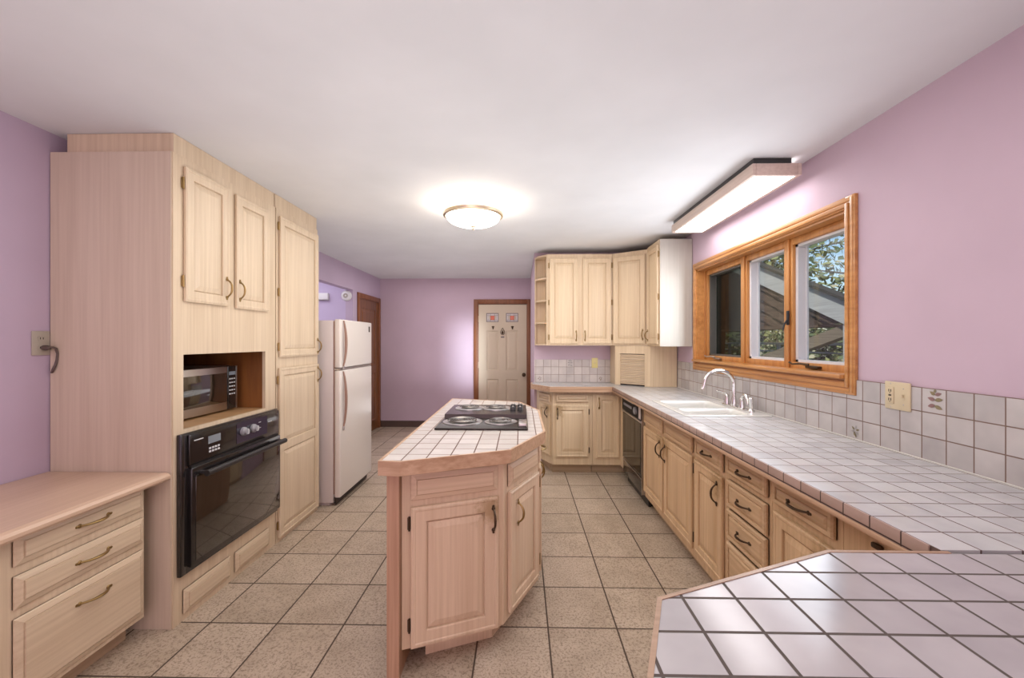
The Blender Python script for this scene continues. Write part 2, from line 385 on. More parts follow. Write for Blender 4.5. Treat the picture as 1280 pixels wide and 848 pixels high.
# small hangings on the door
yb = BW+.045-.040
for k, x in enumerate((BD0+.235, BD0+.55)):
    h = MB().box(x-.012, x+.012, yb-.006, yb, 1.60, 1.645, bev=.003).tube([(x, yb-.005, 1.625), (x, yb-.022, 1.612), (x, yb-.026, 1.60), (x, yb-.02, 1.592)], .005).box(x-.022, x+.022, yb-.008, yb-.002, 1.625, 1.64, bev=.002)
    tag(obj('coat_hook', h, dkbrass), 'small dark hook under the %s leaded light of the cream back door' % ('left' if k == 0 else 'right'), 'hook', 'hooks on the back door')
xo = BD0+.39
orn = thing('door_ornament', 'dark teardrop wire ornament hung at the middle of the cream back door', 'ornament', (xo, yb, 1.50))
pts = [(0.001*0, -.006, .115)]+[(.034*math.sin(a), -.006, .042-.038*math.cos(a)) for a in [PI*(.62-k*.1) for k in range(13)]]+[(0, -.006, .115)]
obj('teardrop_loop', MB().tube(pts, .004, 6), dkbrass, orn)
obj('centre_drop', MB().lathe([(0, -.028), (.016, -.02), (.02, -.004), (.01, .02), (0, .04)], 12, center=(0, -.008, .04)), dkbrass, orn)
plq = MB().box(xo-.028, xo+.028, yb-.007, yb, 1.452, 1.478, bev=.003)
tag(obj('door_plaque', plq, came), 'little grey plaque below the teardrop ornament on the back door', 'plaque')
# dark wooden door in the left wall
ds = door_slab(D1-D0, DZ-.01, .04, [(.12, D1-D0-.12, .16, .9), (.12, D1-D0-.12, 1.02, 1.88)], [(0, 0), (.012, .01), (.03, .012), (.06, .005)])
o = struct('door_1', ds, dark_door, None, (LW-.045, D0, .008)); o.rotation_euler = (0, 0, PI/2)
obj('knob', MB().lathe([(.028, -.041), (.012, -.05), (.026, -.078), (.022, -.1), (0, -.103)], 16, axis='y', center=(.07, 0, .95)), dkbrass, o)
mt = MB()
for a, b in ((D0-.07, D0), (D1, D1+.07)): mt.box(LW, LW+.02, a, b, 0, DZ+.07, bev=.004)
mt.box(LW, LW+.02, D0, D1, DZ, DZ+.07, bev=.004)
mt.box(LW-.1, LW, D0, D0+.006, 0, DZ).box(LW-.1, LW, D1-.006, D1, 0, DZ).box(LW-.1, LW, D0, D1, DZ-.006, DZ)
struct('trim_2', mt, trim_red)

# ------------------------------------------------------------------ window
win = MB()     # moulded casing + jamb liner
cw = .062
for i, (t_, a, b) in enumerate(((.018, 0, 1.0), (.026, .12, .45), (.022, .55, .85))):
    y0, y1, z0, z1 = WY0, WY1, WZ0, WZ1
    lo, hi = a*cw, b*cw
    for (ya, yb_) in ((y0-hi, y0-lo), (y1+lo, y1+hi)): win.box(RW-t_, RW, ya, yb_, z0-hi, z1+hi, bev=.003)
    for (za, zb) in ((z0-hi, z0-lo), (z1+lo, z1+hi)): win.box(RW-t_, RW, y0-lo, y1+lo, za, zb, bev=.003)
jd = RW+.10
win.box(RW-.005, jd+.06, WY0-.001, WY0+.012, WZ0, WZ1).box(RW-.005, jd+.06, WY1-.012, WY1+.001, WZ0, WZ1).box(RW-.005, jd+.06, WY0, WY1, WZ1-.012, WZ1+.001).box(RW-.005, jd+.06, WY0, WY1, WZ0-.001, WZ0+.012)
window = struct('window_1', win, pine_y)
obj('stool', MB().box(RW-.045, jd, WY0+.0, WY1+.03, WZ0+.012, WZ0+.034, bev=.006), pine_y, window)
SX0, SX1 = jd-.035, jd+.03         # sash frame faces
sash_y = [(WY0+.012, 2.655), (2.655, 3.175), (3.175, WY1-.012)]
for i, (a, b) in enumerate(sash_y):
    m = MB(); fw = .042; z0, z1 = WZ0+.03, WZ1-.012
    m.box(SX0, SX1, a, a+fw, z0, z1, bev=.004).box(SX0, SX1, b-fw, b, z0, z1, bev=.004).box(SX0, SX1, a+fw, b-fw, z0, z0+fw, bev=.004).box(SX0, SX1, a+fw, b-fw, z1-fw, z1, bev=.004)
    m.box(SX0-.012, SX0, a, a+fw*.55, z0, z1, bev=.003).box(SX0-.012, SX0, b-fw*.55, b, z0, z1, bev=.003)
    s_ = obj('sash', m, pine, window)
    v = MB(); g = .014; f2 = fw; vx0, vx1 = SX0+.02, SX1+.012
    v.box(vx0, vx1, a+f2, a+f2+g, z0+f2, z1-f2).box(vx0, vx1, b-f2-g-.008, b-f2, z0+f2, z1-f2).box(vx0, vx1, a+f2, b-f2, z0+f2, z0+f2+g).box(vx0, vx1, a+f2, b-f2, z1-f2-g, z1-f2)
    v.box(vx1-.012, vx1, b-f2-g-.02, b-f2-g-.008, z0+f2, z1-f2)
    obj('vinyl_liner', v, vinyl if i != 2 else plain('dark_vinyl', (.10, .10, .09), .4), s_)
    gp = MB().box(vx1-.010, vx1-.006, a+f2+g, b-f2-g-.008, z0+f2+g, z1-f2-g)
    obj('pane', gp, glass if i != 2 else glass_mat('screened_glass', (.38, .41, .38), .05), s_)  # darker tint stands for the insect screen on the far pane
    if i in (0, 2):
        yc = (a+b)/2+(.03 if i == 0 else .06); zc = z0+.012
        cr = MB().box(SX0-.03, SX0, yc-.05, yc+.05, zc, zc+.016, bev=.005).tube([(SX0-.028, yc+.02, zc+.02), (SX0-.05, yc+.06, zc+.026), (SX0-.056, yc+.12, zc+.02), (SX0-.055, yc+.15, zc+.03)], [.008, .006, .005, .006])
        obj('crank_handle', cr, dkbrass if i == 0 else steel, s_)
    if i == 0:
        obj('lock_lever', MB().box(SX0-.022, SX0-.008, b-.03, b-.012, 1.50, 1.59, bev=.004).tube([(SX0-.02, b-.02, 1.53), (SX0-.04, b-.022, 1.50), (SX0-.045, b-.022, 1.47)], .006), blackp, s_)

# ------------------------------------------------------------------ cabinet makers
def rot(rz): return Matrix.Rotation(rz, 4, 'Z')
def handle_mb(L=.1, vert=True, so=.028, fat=.0045):
    m = MB(); h = L/2; n = 13; P = []
    for k in range(n):
        u = -1+2*k/(n-1); a = u*h; y = -so*(1-abs(u)**2.6)-.002
        P.append((0, y, a) if vert else (a, y, 0))
    m.tube(P, [fat*(.85+.5*(1-abs(-1+2*k/(n-1)))) for k in range(n)], 8)
    for s in (-1, 1):
        c = (0, 0, s*h) if vert else (s*h, 0, 0)
        m.lathe([(.0085, 0), (.0085, -.003), (.006, -.006), (0, -.007)], 12, axis='y', center=c)
        e = (0, 0, s*(h+.011)) if vert else (s*(h+.011), 0, 0)
        m.lathe([(.0055, 0), (.0055, -.003), (0, -.005)], 10, axis='y', center=e)
    return m
def hinge_mb():
    return MB().box(-.007, .007, -.005, 0, -.026, .026, bev=.0015).tube([(0, -.007, -.03), (0, -.007, .03)], .0045, 8)
FW = .05
RAISED = [(0, 0), (.004, .002), (.005, .012), (.0095, .012), (.011, .0075), (.034, .0015), (.038, .0005)]
def worn(mt_, hx, hy, hz_, rad=.10, col=(.30, .17, .055)):
    n = mt_.copy(); t = n.node_tree; b = t.nodes['Principled BSDF']
    src = b.inputs['Base Color'].links[0].from_socket
    tc = t.nodes.new('ShaderNodeTexCoord'); d = t.nodes.new('ShaderNodeVectorMath'); d.operation = 'DISTANCE'; d.inputs[1].default_value = (hx, hy, hz_)
    sc = t.nodes.new('ShaderNodeVectorMath'); sc.operation = 'MULTIPLY'; sc.inputs[1].default_value = (1, 1, .8)
    t.links.new(tc.outputs['Object'], d.inputs[0])
    ns = noise(t, tc.outputs['Object'], 22, 4, .7)
    f = math_(t, 'ADD', math_(t, 'DIVIDE', d.outputs['Value'], rad), math_(t, 'MULTIPLY', math_(t, 'SUBTRACT', ns, .5), 2.4))
    mr = t.nodes.new('ShaderNodeMapRange'); mr.interpolation_type = 'SMOOTHSTEP'
    mr.inputs['From Min'].default_value = .15; mr.inputs['From Max'].default_value = 1.1; mr.inputs['To Min'].default_value = .62; mr.inputs['To Max'].default_value = 0
    t.links.new(f, mr.inputs['Value'])
    t.links.new(mixc(t, mr.outputs[0], src, col), b.inputs['Base Color']); return n
def door(parent, x0, x1, z0, z1, mv, y=0.0, handle=None, hinge=None, hmat=None, mid=None, t=.02, fw=FW, hl=.1, rz=0, loc=None, hz=None):
    w_, h = x1-x0, z1-z0
    cuts = [(fw, w_-fw, fw, h-fw)] if mid is None else [(fw, w_-fw, fw, mid-z0-fw*.55), (fw, w_-fw, mid-z0+fw*.55, h-fw)]
    m = door_slab(w_, h, t-.003, cuts, RAISED)
    # eased outer lip
    m2 = MB(); m2.v, m2.f, m2.mi, m2.sm = m.v, m.f, m.mi, m.sm
    m2.rings(0.004, w_-.004, .004, h-.004, [(0, -t+.003), (.004, -t), (.012, -t), (.016, -t+.003)], fill=False)
    if hmat is dkbrass and handle: mv = worn(mv, handle[0]-x0, -t, handle[1]-z0+.05)
    d = obj('door', m2, mv, parent, loc if loc else (x0, y, z0), rz)
    if handle: obj('handle', handle_mb(hl, True), hmat or brass, d, (handle[0]-x0, -t+.001, handle[1]-z0))
    if hinge:
        for q in (hz or (z0+.07, z1-.07)): obj('hinge', hinge_mb(), hmat or brass, d, ((-.006 if hinge == 'l' else w_+.006), -.002, q-z0))
    return d
def drawer(parent, x0, x1, z0, z1, mh, y=0.0, handle=True, hmat=None, style='bevel', t=.02, hl=.1, hx=None, loc=None, rz=0, name='drawer', hzoff=0):
    w_, h = x1-x0, z1-z0
    prof = [(.006, 0), (.006, -.004), (0, -.004), (0, -.007), (.003, -.010), (.021, -t+.003), (.022, -t+.0055), (.0245, -t+.0055), (.026, -t), ] if style == 'bevel' else [(0, 0), (.006, 0), (.006, -.006), (0, -.006), (0, -t+.006), (.006, -t), (.020, -t), (.021, -t+.007), (.025, -t+.007), (.027, -t+.003), (.036, -t-.001)]
    d = obj(name, MB().rings(0, w_, 0, h, prof).add([(0, 0, 0), (w_, 0, 0), (w_, 0, h), (0, 0, h)], [(0, 1, 2, 3)]), mh, parent, loc if loc else (x0, y, z0), rz)
    if handle: obj('handle', handle_mb(hl, False), hmat or brass, d, ((hx-x0) if hx else w_/2, -t+.001, h/2+hzoff))
    return d
def body(parent, w_, d, z0, z1, mv, toe=True, t=.018, top=False, toe_rec=.07, front=None, name='body', bottom_z=None):
    m = MB()
    m.box(0, t, .02, d, z0, z1).box(w_-t, w_, .02, d, z0, z1).box(t, w_-t, d-.008, d, z0, z1).box(t, w_-t, .02, d-.008, z0, z0+t)
    if top: m.box(t, w_-t, .02, d-.008, z1-t, z1)
    if front is None: m.box(0, w_, 0, .02, z0, z1)
    else:
        for r in front: m.box(r[0], r[1], 0, .02, r[2], r[3])
    b = obj(name, m, mv, parent)
    if toe and z0 > .02: obj('toe_kick', MB().box(.002, w_-.002, toe_rec, d-.01, 0, z0), toe_m, parent)
    return b

# ------------------------------------------------------------------ left wall: desk, oven tower, pantry
LX = -1.69                               # face frame plane of the tower
TY0, TY1, TY2 = 1.985, 2.825, 3.415
TZ = 2.322
tower = thing('oven_cabinet', 'tall pale pickled-oak oven cabinet with bare side panel facing the camera', 'cabinet', (LX, TY0, 0), PI/2)
tw = TY1-TY0; td = LX-LW-.006
nz0, nz1 = .955, 1.332; nx0, nx1 = .062, .73
ox0, ox1, oz0, oz1 = .035, .815, .25, .925       # oven opening
front = [(0, nx0, 0, TZ), (nx1, tw, nz0-.05, TZ), (nx0, nx1, nz1, TZ), (nx0, nx1, oz1, nz0-.001), (nx0, tw, 0, oz0), (ox1-.03, tw, oz0, nz0-.05)]
front = [(0, ox0, 0, TZ), (ox0, nx0, oz1, TZ), (nx1, tw, oz1, TZ), (nx0, nx1, nz1, TZ), (nx0, nx1, oz1, nz0), (ox0, tw, 0, oz0), (ox1, tw, oz0, oz1)]
m = MB()
for r in front: m.box(r[0], r[1], 0, .02, r[2], r[3])
m.box(0, .018, .02, td, 0, TZ).box(tw-.018, tw, .02, td, 0, TZ).box(.018, tw-.018, td-.008, td, 0, TZ).box(.018, tw-.018, .02, td-.008, TZ-.018, TZ)
obj('body', m, oak_v, tower)
obj('side_panel', MB().box(-.006, 0, .006, td, 0, TZ), oak_y, tower, label='pinkish veneered side panel')
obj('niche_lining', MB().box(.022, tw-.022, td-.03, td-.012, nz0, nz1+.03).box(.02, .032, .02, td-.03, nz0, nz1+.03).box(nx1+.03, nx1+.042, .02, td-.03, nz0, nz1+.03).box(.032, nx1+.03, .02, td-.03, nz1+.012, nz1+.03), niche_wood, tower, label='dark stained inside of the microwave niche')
obj('niche_shelf', MB().box(.019, tw-.019, .02, td-.012, nz0-.018, nz0), niche_floor, tower)
door(tower, .058, .372, 1.60, 2.275, oak_v, handle=(.345, 1.70), hinge='l', hz=(1.70, 2.19))
door(tower, .430, .748, 1.595, 2.268, oak_v, handle=(.455, 1.70), hinge='r', hz=(1.70, 2.19))
drawer(tower, .055, .385, .035, .155, oak_h, handle=False, name='false_drawer')
drawer(tower, .43, .757, .035, .152, oak_h, handle=False, name='false_drawer')
obj('filler_strip', MB().box(.012, tw, .008, td-.065, TZ, CZ-.002), oak_v, tower)

pantry = thing('pantry_cabinet', 'tall narrow pickled-oak pantry cabinet between oven tower and fridge', 'cabinet', (LX+.003, TY1+.007, 0), PI/2)
pw = TY2-TY1-.007
body(pantry, pw, td, .0, TZ, oak_v, toe=False, top=True)
door(pantry, .024, pw-.014, 1.288, 2.272, oak_v, handle=(pw-.035, 1.36), hinge='l', hz=(1.36, 1.74, 2.2))
door(pantry, .014, pw-.010, .032, 1.212, oak_v, handle=(pw-.032, 1.13), hinge='l', mid=.66, hz=(.12, .62, 1.13))
obj('filler_strip', MB().box(0, pw, .008, td-.01, TZ, CZ-.002), oak_v, pantry)

# wall oven
ov = thing('wall_oven', 'black built-in wall oven with towel-bar handle below the microwave niche', 'oven', (LX, TY0, 0), PI/2)
obj('oven_box', MB().box(ox0+.01, ox1-.01, .0, td-.06, oz0+.01, oz1-.01), blackp, ov)
obj('trim_frame', MB().box(.018, .832, -.022, -.001, .236, .938, bev=.004).box(.02, .046, -.026, -.02, .24, .934, bev=.002), black, ov)
cp = obj('control_panel', MB().box(.058, .826, -.036, -.022, .772, .93, bev=.005), black, ov)
obj('clock_display', MB().box(.18, .27, -.038, -.0355, .855, .895), display, cp)
for k in range(8): obj('key', MB().box(.185+.021*(k % 4), .199+.021*(k % 4), -.0385, -.0355, .825-.017*(k//4), .835-.017*(k//4)), keys, cp)
for q in ((.085, .145, .893, .898), (.60, .625, .885, .888), (.60, .625, .85, .853), (.70, .74, .87, .873)): obj('printed_mark', MB().box(q[0], q[1], -.0380, -.0355, q[2], q[3]), keys, cp)
obj('control_plate', MB().box(.40, .69, -.0375, -.0355, .80, .915), plain('violet_black_gloss', (.02, .016, .03), .08, coat=1), cp)
for x in (.455, .545):
    kb = obj('knob', MB().lathe([(.026, -.036), (.025, -.05), (.019, -.056), (.017, -.068), (0, -.07)], 20, axis='y', center=(x, 0, .862)), grey_p, cp)
    obj('knob_pointer', MB().box(x-.003, x+.003, -.072, -.066, .848, .878), keys, kb)
od = obj('oven_door', MB().box(.062, .826, -.045, -.022, .262, .762, bev=.006), black, ov)
obj('glass', MB().box(.085, .806, -.0475, -.044, .29, .72, bev=.001), ovenglass, od)
obj('vent_slot', MB().box(.07, .82, -.034, -.022, .762, .772), blackp, ov)
obj('bar_handle', MB().tube([(.10, -.09, .726), (.45, -.093, .728), (.806, -.09, .726)], .016, 12).tube([(.12, -.045, .726), (.12, -.092, .726)], .011).tube([(.79, -.045, .726), (.79, -.092, .726)], .011), blackp, od)

# microwave
mw = thing('microwave', 'steel and black microwave oven pushed back inside the cabinet niche', 'microwave', (-1.87, 2.19, nz0), PI/2)
obj('case', MB().box(0, .50, .012, .33, .012, .285, bev=.004).box(.03, .07, .05, .3, 0, .013).box(.43, .47, .05, .3, 0, .013), steel, mw)
md = obj('door', MB().box(.0, .405, -.012, .012, .012, .285, bev=.005), steel, mw)
obj('window', MB().box(.004, .398, -.0145, -.011, .062, .245, bev=.001), ovenglass, md)
cpn = obj('control_panel', MB().box(.408, .485, -.012, .012, .012, .285, bev=.004), black, mw)
obj('clock_display', MB().box(.418, .475, -.0135, -.0115, .228, .25), display, cpn)
for k in range(15): obj('key', MB().box(.42+.02*(k % 3), .433+.02*(k % 3), -.0135, -.0115, .20-.024*(k//3), .208-.024*(k//3)), keys, cpn)
obj('side_trim', MB().box(.486, .502, -.010, .013, .012, .285, bev=.003), steel, mw)

# desk
dk = thing('desk_drawer_unit', 'three-drawer pickled-oak desk pedestal against the oven cabinet side', 'drawer unit', (-1.77, 1.372, 0), PI/2)
kw = 1.915-1.372
body(dk, kw, -1.77-LW-.01, .105, .722, oak_v, toe_rec=.085)
for z0, z1, hz_ in ((.612, .718, 0), (.462, .577, 0), (.128, .428, .078)):
    drawer(dk, .036, kw-.012, z0, z1, oak_h, handle=True, hl=.115, hx=.298, hzoff=hz_)
ap = thing('desk_apron', 'short oak apron spanning the kneehole left of the desk drawers', 'desk apron', (-1.77, .55, 0), PI/2)
obj('apron_board', MB().box(0, .820, .0, .02, .592, .722).box(0, .82, .02, .40, .60, .612), oak_h, ap)
obj('wall_cleat', MB().box(0, .82, -1.77-LW-.035, -1.77-LW-.005, .62, .722), oak_h, ap)
db = thing('desk_side_panel', 'oak end panel carrying the near end of the desk top', 'desk panel', (-1.77, .52, 0), PI/2)
obj('panel', MB().box(0, .026, 0, -1.77-LW-.01, 0, .722), oak_v, db)
dt = MB()
# rounded front-edge top with a rounded right end
prof = [(LW+.004, .724), (-1.715, .724), (-1.70, .728), (-1.692, .738), (-1.692, .75), (-1.70, .76), (-1.715, .765), (LW+.004, .765)]
dt.prism(prof, .50, 1.974, axis='y')
tag(obj('worktop', dt, desk_wood), 'pink-tan wood desk worktop with rounded front edge at lower left', 'worktop')

# outlet with plug and cord on the left wall
ot = thing('wall_outlet', 'beige socket plate on the purple wall above the desk', 'outlet', (LW, 1.94, 1.39), PI/2)
obj('plate', MB().box(-.037, .037, -.007, -.0005, -.058, .058, bev=.002), almond_d, ot)
for dz in (.022, -.022):
    s_ = obj('receptacle', MB().lathe([(.016, -.0065), (.016, -.009), (0, -.0095)], 18, axis='y', center=(0, 0, dz)), almond_d, ot)
    obj('slot', MB().box(-.007, -.005, -.0105, -.009, dz-.004, dz+.006).box(.005, .007, -.0105, -.009, dz-.004, dz+.006), slot, s_)
pc = thing('power_cord', 'grey plug and short cord curling from the left wall socket behind the cabinet', 'cord', (LW+.012, 1.945, 1.368))
cordm = plain('dark_cord', (.10, .07, .06), .5)
obj('plug', MB().lathe([(.012, 0), (.013, .012), (.009, .03), (0, .034)], 14, axis='x', center=(0, 0, 0)), cordm, pc)
obj('cord', MB().tube([(.022, 0, 0), (.03, .012, .002), (.033, .024, -.004), (.033, .032, -.03), (.031, .031, -.06), (.028, .026, -.085), (.022, .022, -.105), (.012, .027, -.118), (.002, .034, -.12)], .0055, 8), cordm, pc)

# ------------------------------------------------------------------ fridge
fr = thing('refrigerator', 'off-white top-freezer fridge with brown strip handles beyond the pantry', 'fridge', (-1.585, 3.475, 0), PI/2)
fwid = .74
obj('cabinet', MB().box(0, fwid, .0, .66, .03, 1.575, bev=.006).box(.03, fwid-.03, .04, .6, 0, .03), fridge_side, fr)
obj('gasket', MB().box(.012, fwid-.012, -.012, 0, .10, 1.57), grip, fr)
fd = obj('freezer_door', MB().box(0, fwid, -.062, -.012, 1.172, 1.585, bev=.01, seg=3), fridge_m, fr)
rd = obj('fridge_door', MB().box(0, fwid, -.062, -.012, .075, 1.150, bev=.01, seg=3), fridge_m, fr)
obj('divider_strip', MB().box(.004, fwid-.004, -.058, -.010, 1.153, 1.169), steel, fr)
obj('kick_grille', MB().box(.02, fwid-.02, -.02, 0, .012, .07), slot, fr)
def strip_handle(z_top, z_bot, parent, tail):
    m = MB(); n = 12; P = []
    for k in range(n):
        u = k/(n-1); z = z_top+(z_bot-z_top)*u
        y = -.062-.022*math.sin(PI*min(1, max(0, (.02+.98*u))))**.7 if tail == 'top' else -.062-.022*math.sin(PI*u)**.7
        P.append((.055+.004*math.sin(PI*u), y-.004, z))
    m.tube(P, [.006+.007*math.sin(PI*k/(n-1)) for k in range(n)], 8)
    return m
h1 = obj('handle', strip_handle(1.575, 1.185, fd, 'top'), grip, fd)
h2 = obj('handle', strip_handle(1.14, .66, rd, 'bot'), grip, rd)
obj('end_cap', MB().box(.045, .065, -.075, -.06, .635, .67, bev=.004), steel, h2)
obj('end_cap', MB().box(.045, .065, -.075, -.06, 1.155, 1.185, bev=.004), steel, h1)
obj('badge', MB().box(.655, .685, -.0645, -.0615, 1.49, 1.545), black, fd)

# hall wall fittings
sd = thing('smoke_detector', 'round white smoke detector high on the lavender hall wall', 'smoke detector', (-2.385, OP1, 2.02))
obj('base', MB().lathe([(.072, 0), (.072, -.012), (.06, -.03), (.045, -.036), (0, -.038)], 28, axis='y'), whitep, sd)
obj('grille', MB().lathe([(.032, -.036), (.032, -.041), (.024, -.041), (.024, -.0375)], 24, axis='y'), almond_d, sd)
ch = thing('door_chime', 'white rectangular chime box beside the hall smoke detector', 'chime', (-2.71, OP1, 2.01))
obj('cover', MB().box(-.085, .085, -.05, -.004, -.045, .045, bev=.005), whitep, ch)
obj('back_plate', MB().box(-.08, .08, -.006, 0, -.05, .04), almond_d, ch)

# ------------------------------------------------------------------ right run of base cabinets
CTZ = .925; UND = .872
FX = 1.045
def run_unit(name, label, y_far, y_near, fronts, group='honey oak base cabinets along the window wall'):
    t_ = thing(name, label, 'cabinet', (FX, y_far, 0), -PI/2, group)
    w_ = y_far-y_near
    body(t_, w_, RW-FX-.005, .1, UND, warm_v)
    for k, a in fronts:
        X0, X1 = y_far-a['y'][0], y_far-a['y'][1]; z0, z1 = a['z']
        if k == 'd':
            h = a.get('h'); door(t_, X0, X1, z0, z1, warm_v, handle=(y_far-h[0], h[1]) if h else None, hinge=a.get('g'), hmat=dkbrass)
        else:
            drawer(t_, X0, X1, z0, z1, warm_h, handle=a.get('h', True), hmat=dkbrass, style='flat', name='drawer' if a.get('h', True) else 'false_drawer', hl=a.get('hl', .1))
    return t_
run_unit('sink_base_cabinet', 'warm-tinted oak sink cabinet with two doors, next to the dishwasher', 3.515, 2.505, [
    ('w', dict(y=(3.495, 3.05), z=(.722, .828), h=False)), ('d', dict(y=(3.50, 3.035), z=(.152, .692), h=(3.10, .60))),
    ('w', dict(y=(3.005, 2.53), z=(.725, .83), h=False)), ('d', dict(y=(3.012, 2.52), z=(.155, .708), h=(2.985, .595), g='r'))])
run_unit('base_cabinet', 'warm-tinted oak base cabinet with one drawer over a single door', 2.503, 2.128, [
    ('w', dict(y=(2.475, 2.152), z=(.725, .832))), ('d', dict(y=(2.488, 2.15), z=(.158, .70), h=(2.20, .60), g='l'))])
run_unit('drawer_cabinet', 'warm-tinted oak stack of four drawers in the window-wall run', 2.126, 1.748, [
    ('w', dict(y=(2.10, 1.768), z=(.742, .832))), ('w', dict(y=(2.10, 1.768), z=(.578, .712))), ('w', dict(y=(2.10, 1.768), z=(.418, .565))), ('w', dict(y=(2.10, 1.768), z=(.135, .402)))])
run_unit('base_cabinet', 'warm-tinted oak cabinet with a wide drawer, nearest the tiled peninsula', 1.746, 1.368, [
    ('w', dict(y=(1.72, 1.392), z=(.742, .833), hl=.11)), ('d', dict(y=(1.715, 1.385), z=(.155, .712), h=(1.42, .6), g='l'))])
cf = thing('corner_filler_cabinet', 'plain warm-tinted oak corner panel with small latch by the peninsula', 'cabinet', (FX, 1.366, 0), -PI/2)
body(cf, 1.366-.93, RW-FX-.005, .1, UND, warm_v)
obj('latch', MB().box(.115, .15, -.012, 0, .792, .808, bev=.004), dkbrass, cf)

# dishwasher
dwn = thing('dishwasher', 'black built-in dishwasher with reflective door in the base run', 'dishwasher', (FX, 4.19, 0), -PI/2)
W = 4.19-3.52
obj('tub', MB().box(.006, W-.006, .0, .54, .09, .862).box(.03, W-.03, .05, .5, 0, .09), blackp, dwn)
cpd = obj('control_panel', MB().box(.006, W-.008, -.030, 0, .725, .858, bev=.004), plain('matt_black_panel', (.012, .011, .011), .55, spec=.15), dwn)
for k in range(6): obj('push_button', MB().box(.08+.05*k, .115+.05*k, -.034, -.029, .775, .80, bev=.002), grey_p, cpd)
obj('dial', MB().lathe([(.034, -.03), (.032, -.045), (.02, -.05), (0, -.05)], 20, axis='y', center=(.50, 0, .785)), grey_p, cpd)
obj('legend_strip', MB().box(.07, .42, -.0315, -.0295, .83, .838), keys, cpd)
obj('end_plate', MB().box(W-.075, W-.012, -.033, -.029, .735, .85), fridge_side, cpd)
dd = obj('door', MB().box(.006, W-.008, -.024, 0, .245, .700, bev=.004), black, dwn)
obj('glossy_panel', MB().box(.02, W-.05, -.0265, -.023, .26, .695), plain('dark_olive_gloss', (.02, .016, .009), .06, spec=.35), dd)
obj('handle_rail', MB().box(.006, W-.008, -.032, -.0, .702, .722, bev=.004), steel, dwn)
obj('lower_panel', MB().box(.006, W-.008, -.020, 0, .10, .236, bev=.003), black, dwn)
obj('panel_strip', MB().box(.012, W-.012, -.0225, -.019, .222, .230), steel, dwn)
obj('side_strip', MB().box(W-.012, W-.004, -.026, 0, .10, .858), steel, dwn)
obj('toe_panel', MB().box(.0, W, .03, .05, 0.003, .095), blackp, dwn)

# far run of base cabinets under the nook wall
FY = 4.38
fb = thing('base_cabinet', 'pale limed oak base cabinet at the far wall with drawer front over door', 'cabinet', (.335, FY, 0))
fbw = .752-.335
body(fb, fbw, NW-FY-.005, .1, UND, far_v)
drawer(fb, .035, fbw-.045, .76, .838, far_h, handle=False, style='flat', name='false_drawer')
door(fb, .035, fbw-.042, .185, .728, far_v, handle=(.050, .64), hinge='r', hmat=dkbrass, hl=.095)
fc = thing('corner_cabinet', 'pale limed oak corner cabinet with one tall door left of the dishwasher', 'cabinet', (.754, FY, 0))
fcw = FX-.754
mcc = MB().box(0, fcw, 0, .02, .1, UND).box(0, .018, .02, NW-FY-.005, .1, UND).box(.018, RW-.76, NW-FY-.015, NW-FY-.005, .1, UND).box(.018, fcw, .02, NW-FY-.015, .1, .118)
mcc.box(fcw, fcw+.02, -.185, .02, .1, UND)
obj('body', mcc, far_v, fc)
obj('toe_kick', MB().box(.002, fcw+.06, .07, NW-FY-.01, 0, .1), toe_m, fc)
door(fc, .038, fcw-.016, .18, .838, far_v, handle=(.066, .75), hmat=brass, hl=.095)
# angled end cabinet
A0 = Vector((.205, 4.64)); A1 = Vector((.335, FY)); dv = A1-A0; ang = math.atan2(dv.y, dv.x)
fe = thing('angled_end_cabinet', 'narrow limed oak end cabinet angled back toward the door', 'cabinet', (A0.x, A0.y, 0), ang)
L_ = dv.length
Mi = (Matrix.Translation((A0.x, A0.y, 0)) @ rot(ang)).inverted()
pl = [Mi @ Vector((x, y, 0)) for x, y in ((A0.x, A0.y), (A1.x-.002, A1.y), (A1.x-.002, NW-.005), (A0.x-.02, NW-.005))]
obj('body', MB().prism([(p.x, p.y) for p in pl], .1, UND), far_v, fe)
pt = [Mi @ Vector((x, y, 0)) for x, y in ((A0.x+.06, A0.y+.06), (A1.x-.002, A1.y+.09), (A1.x-.002, NW-.01), (A0.x+.04, NW-.01))]
obj('toe_kick', MB().prism([(p.x, p.y) for p in pt], 0, .1), toe_m, fe)
drawer(fe, .02, L_-.035, .755, .835, far_h, handle=False, style='flat', name='false_drawer')
door(fe, .02, L_-.035, .19, .725, far_v, handle=(L_-.085, .64), hmat=dkbrass, hl=.09, fw=.045)

# ------------------------------------------------------------------ worktops
CFX, CFY = .952, 4.315
SK = dict(x0=1.035, x1=1.585, y0=2.625, y1=3.32)
hx0, hx1, hy0, hy1 = SK['x0']+.03, SK['x1']-.03, SK['y0']+.03, SK['y1']-.03
WX = RW-.004
wt = thing('worktop', 'long grey-tiled worktop running along the window and round the far wall', 'worktop', (1.28, .965, CTZ))
off = Vector((1.28, .965, CTZ))
m = MB(); m.M = Matrix.Translation(-off)
zb = UND+.02
m.box(CFX, WX, .965, hy0, zb, CTZ).box(CFX, hx0, hy0, hy1, zb, CTZ).box(hx1, WX, hy0, hy1, zb, CTZ).box(CFX, WX, hy1, NW-.012, zb, CTZ)
def moved(mt_, o3):      # tile phase in world coordinates for an object that sits at o3
    n = mt_.copy(); t = n.node_tree
    tcs = [x for x in t.nodes if x.type == 'TEX_COORD']
    for tc in tcs:
        ad = t.nodes.new('ShaderNodeVectorMath'); ad.operation = 'ADD'; ad.inputs[1].default_value = o3
        for l in list(t.links):
            if l.from_node == tc and l.to_node != ad: s_ = l.to_socket; t.links.remove(l); t.links.new(ad.outputs[0], s_)
        t.links.new(tc.outputs['Object'], ad.inputs[0])
    return n
obj('tile_top', m, moved(ctile_r, off), wt)
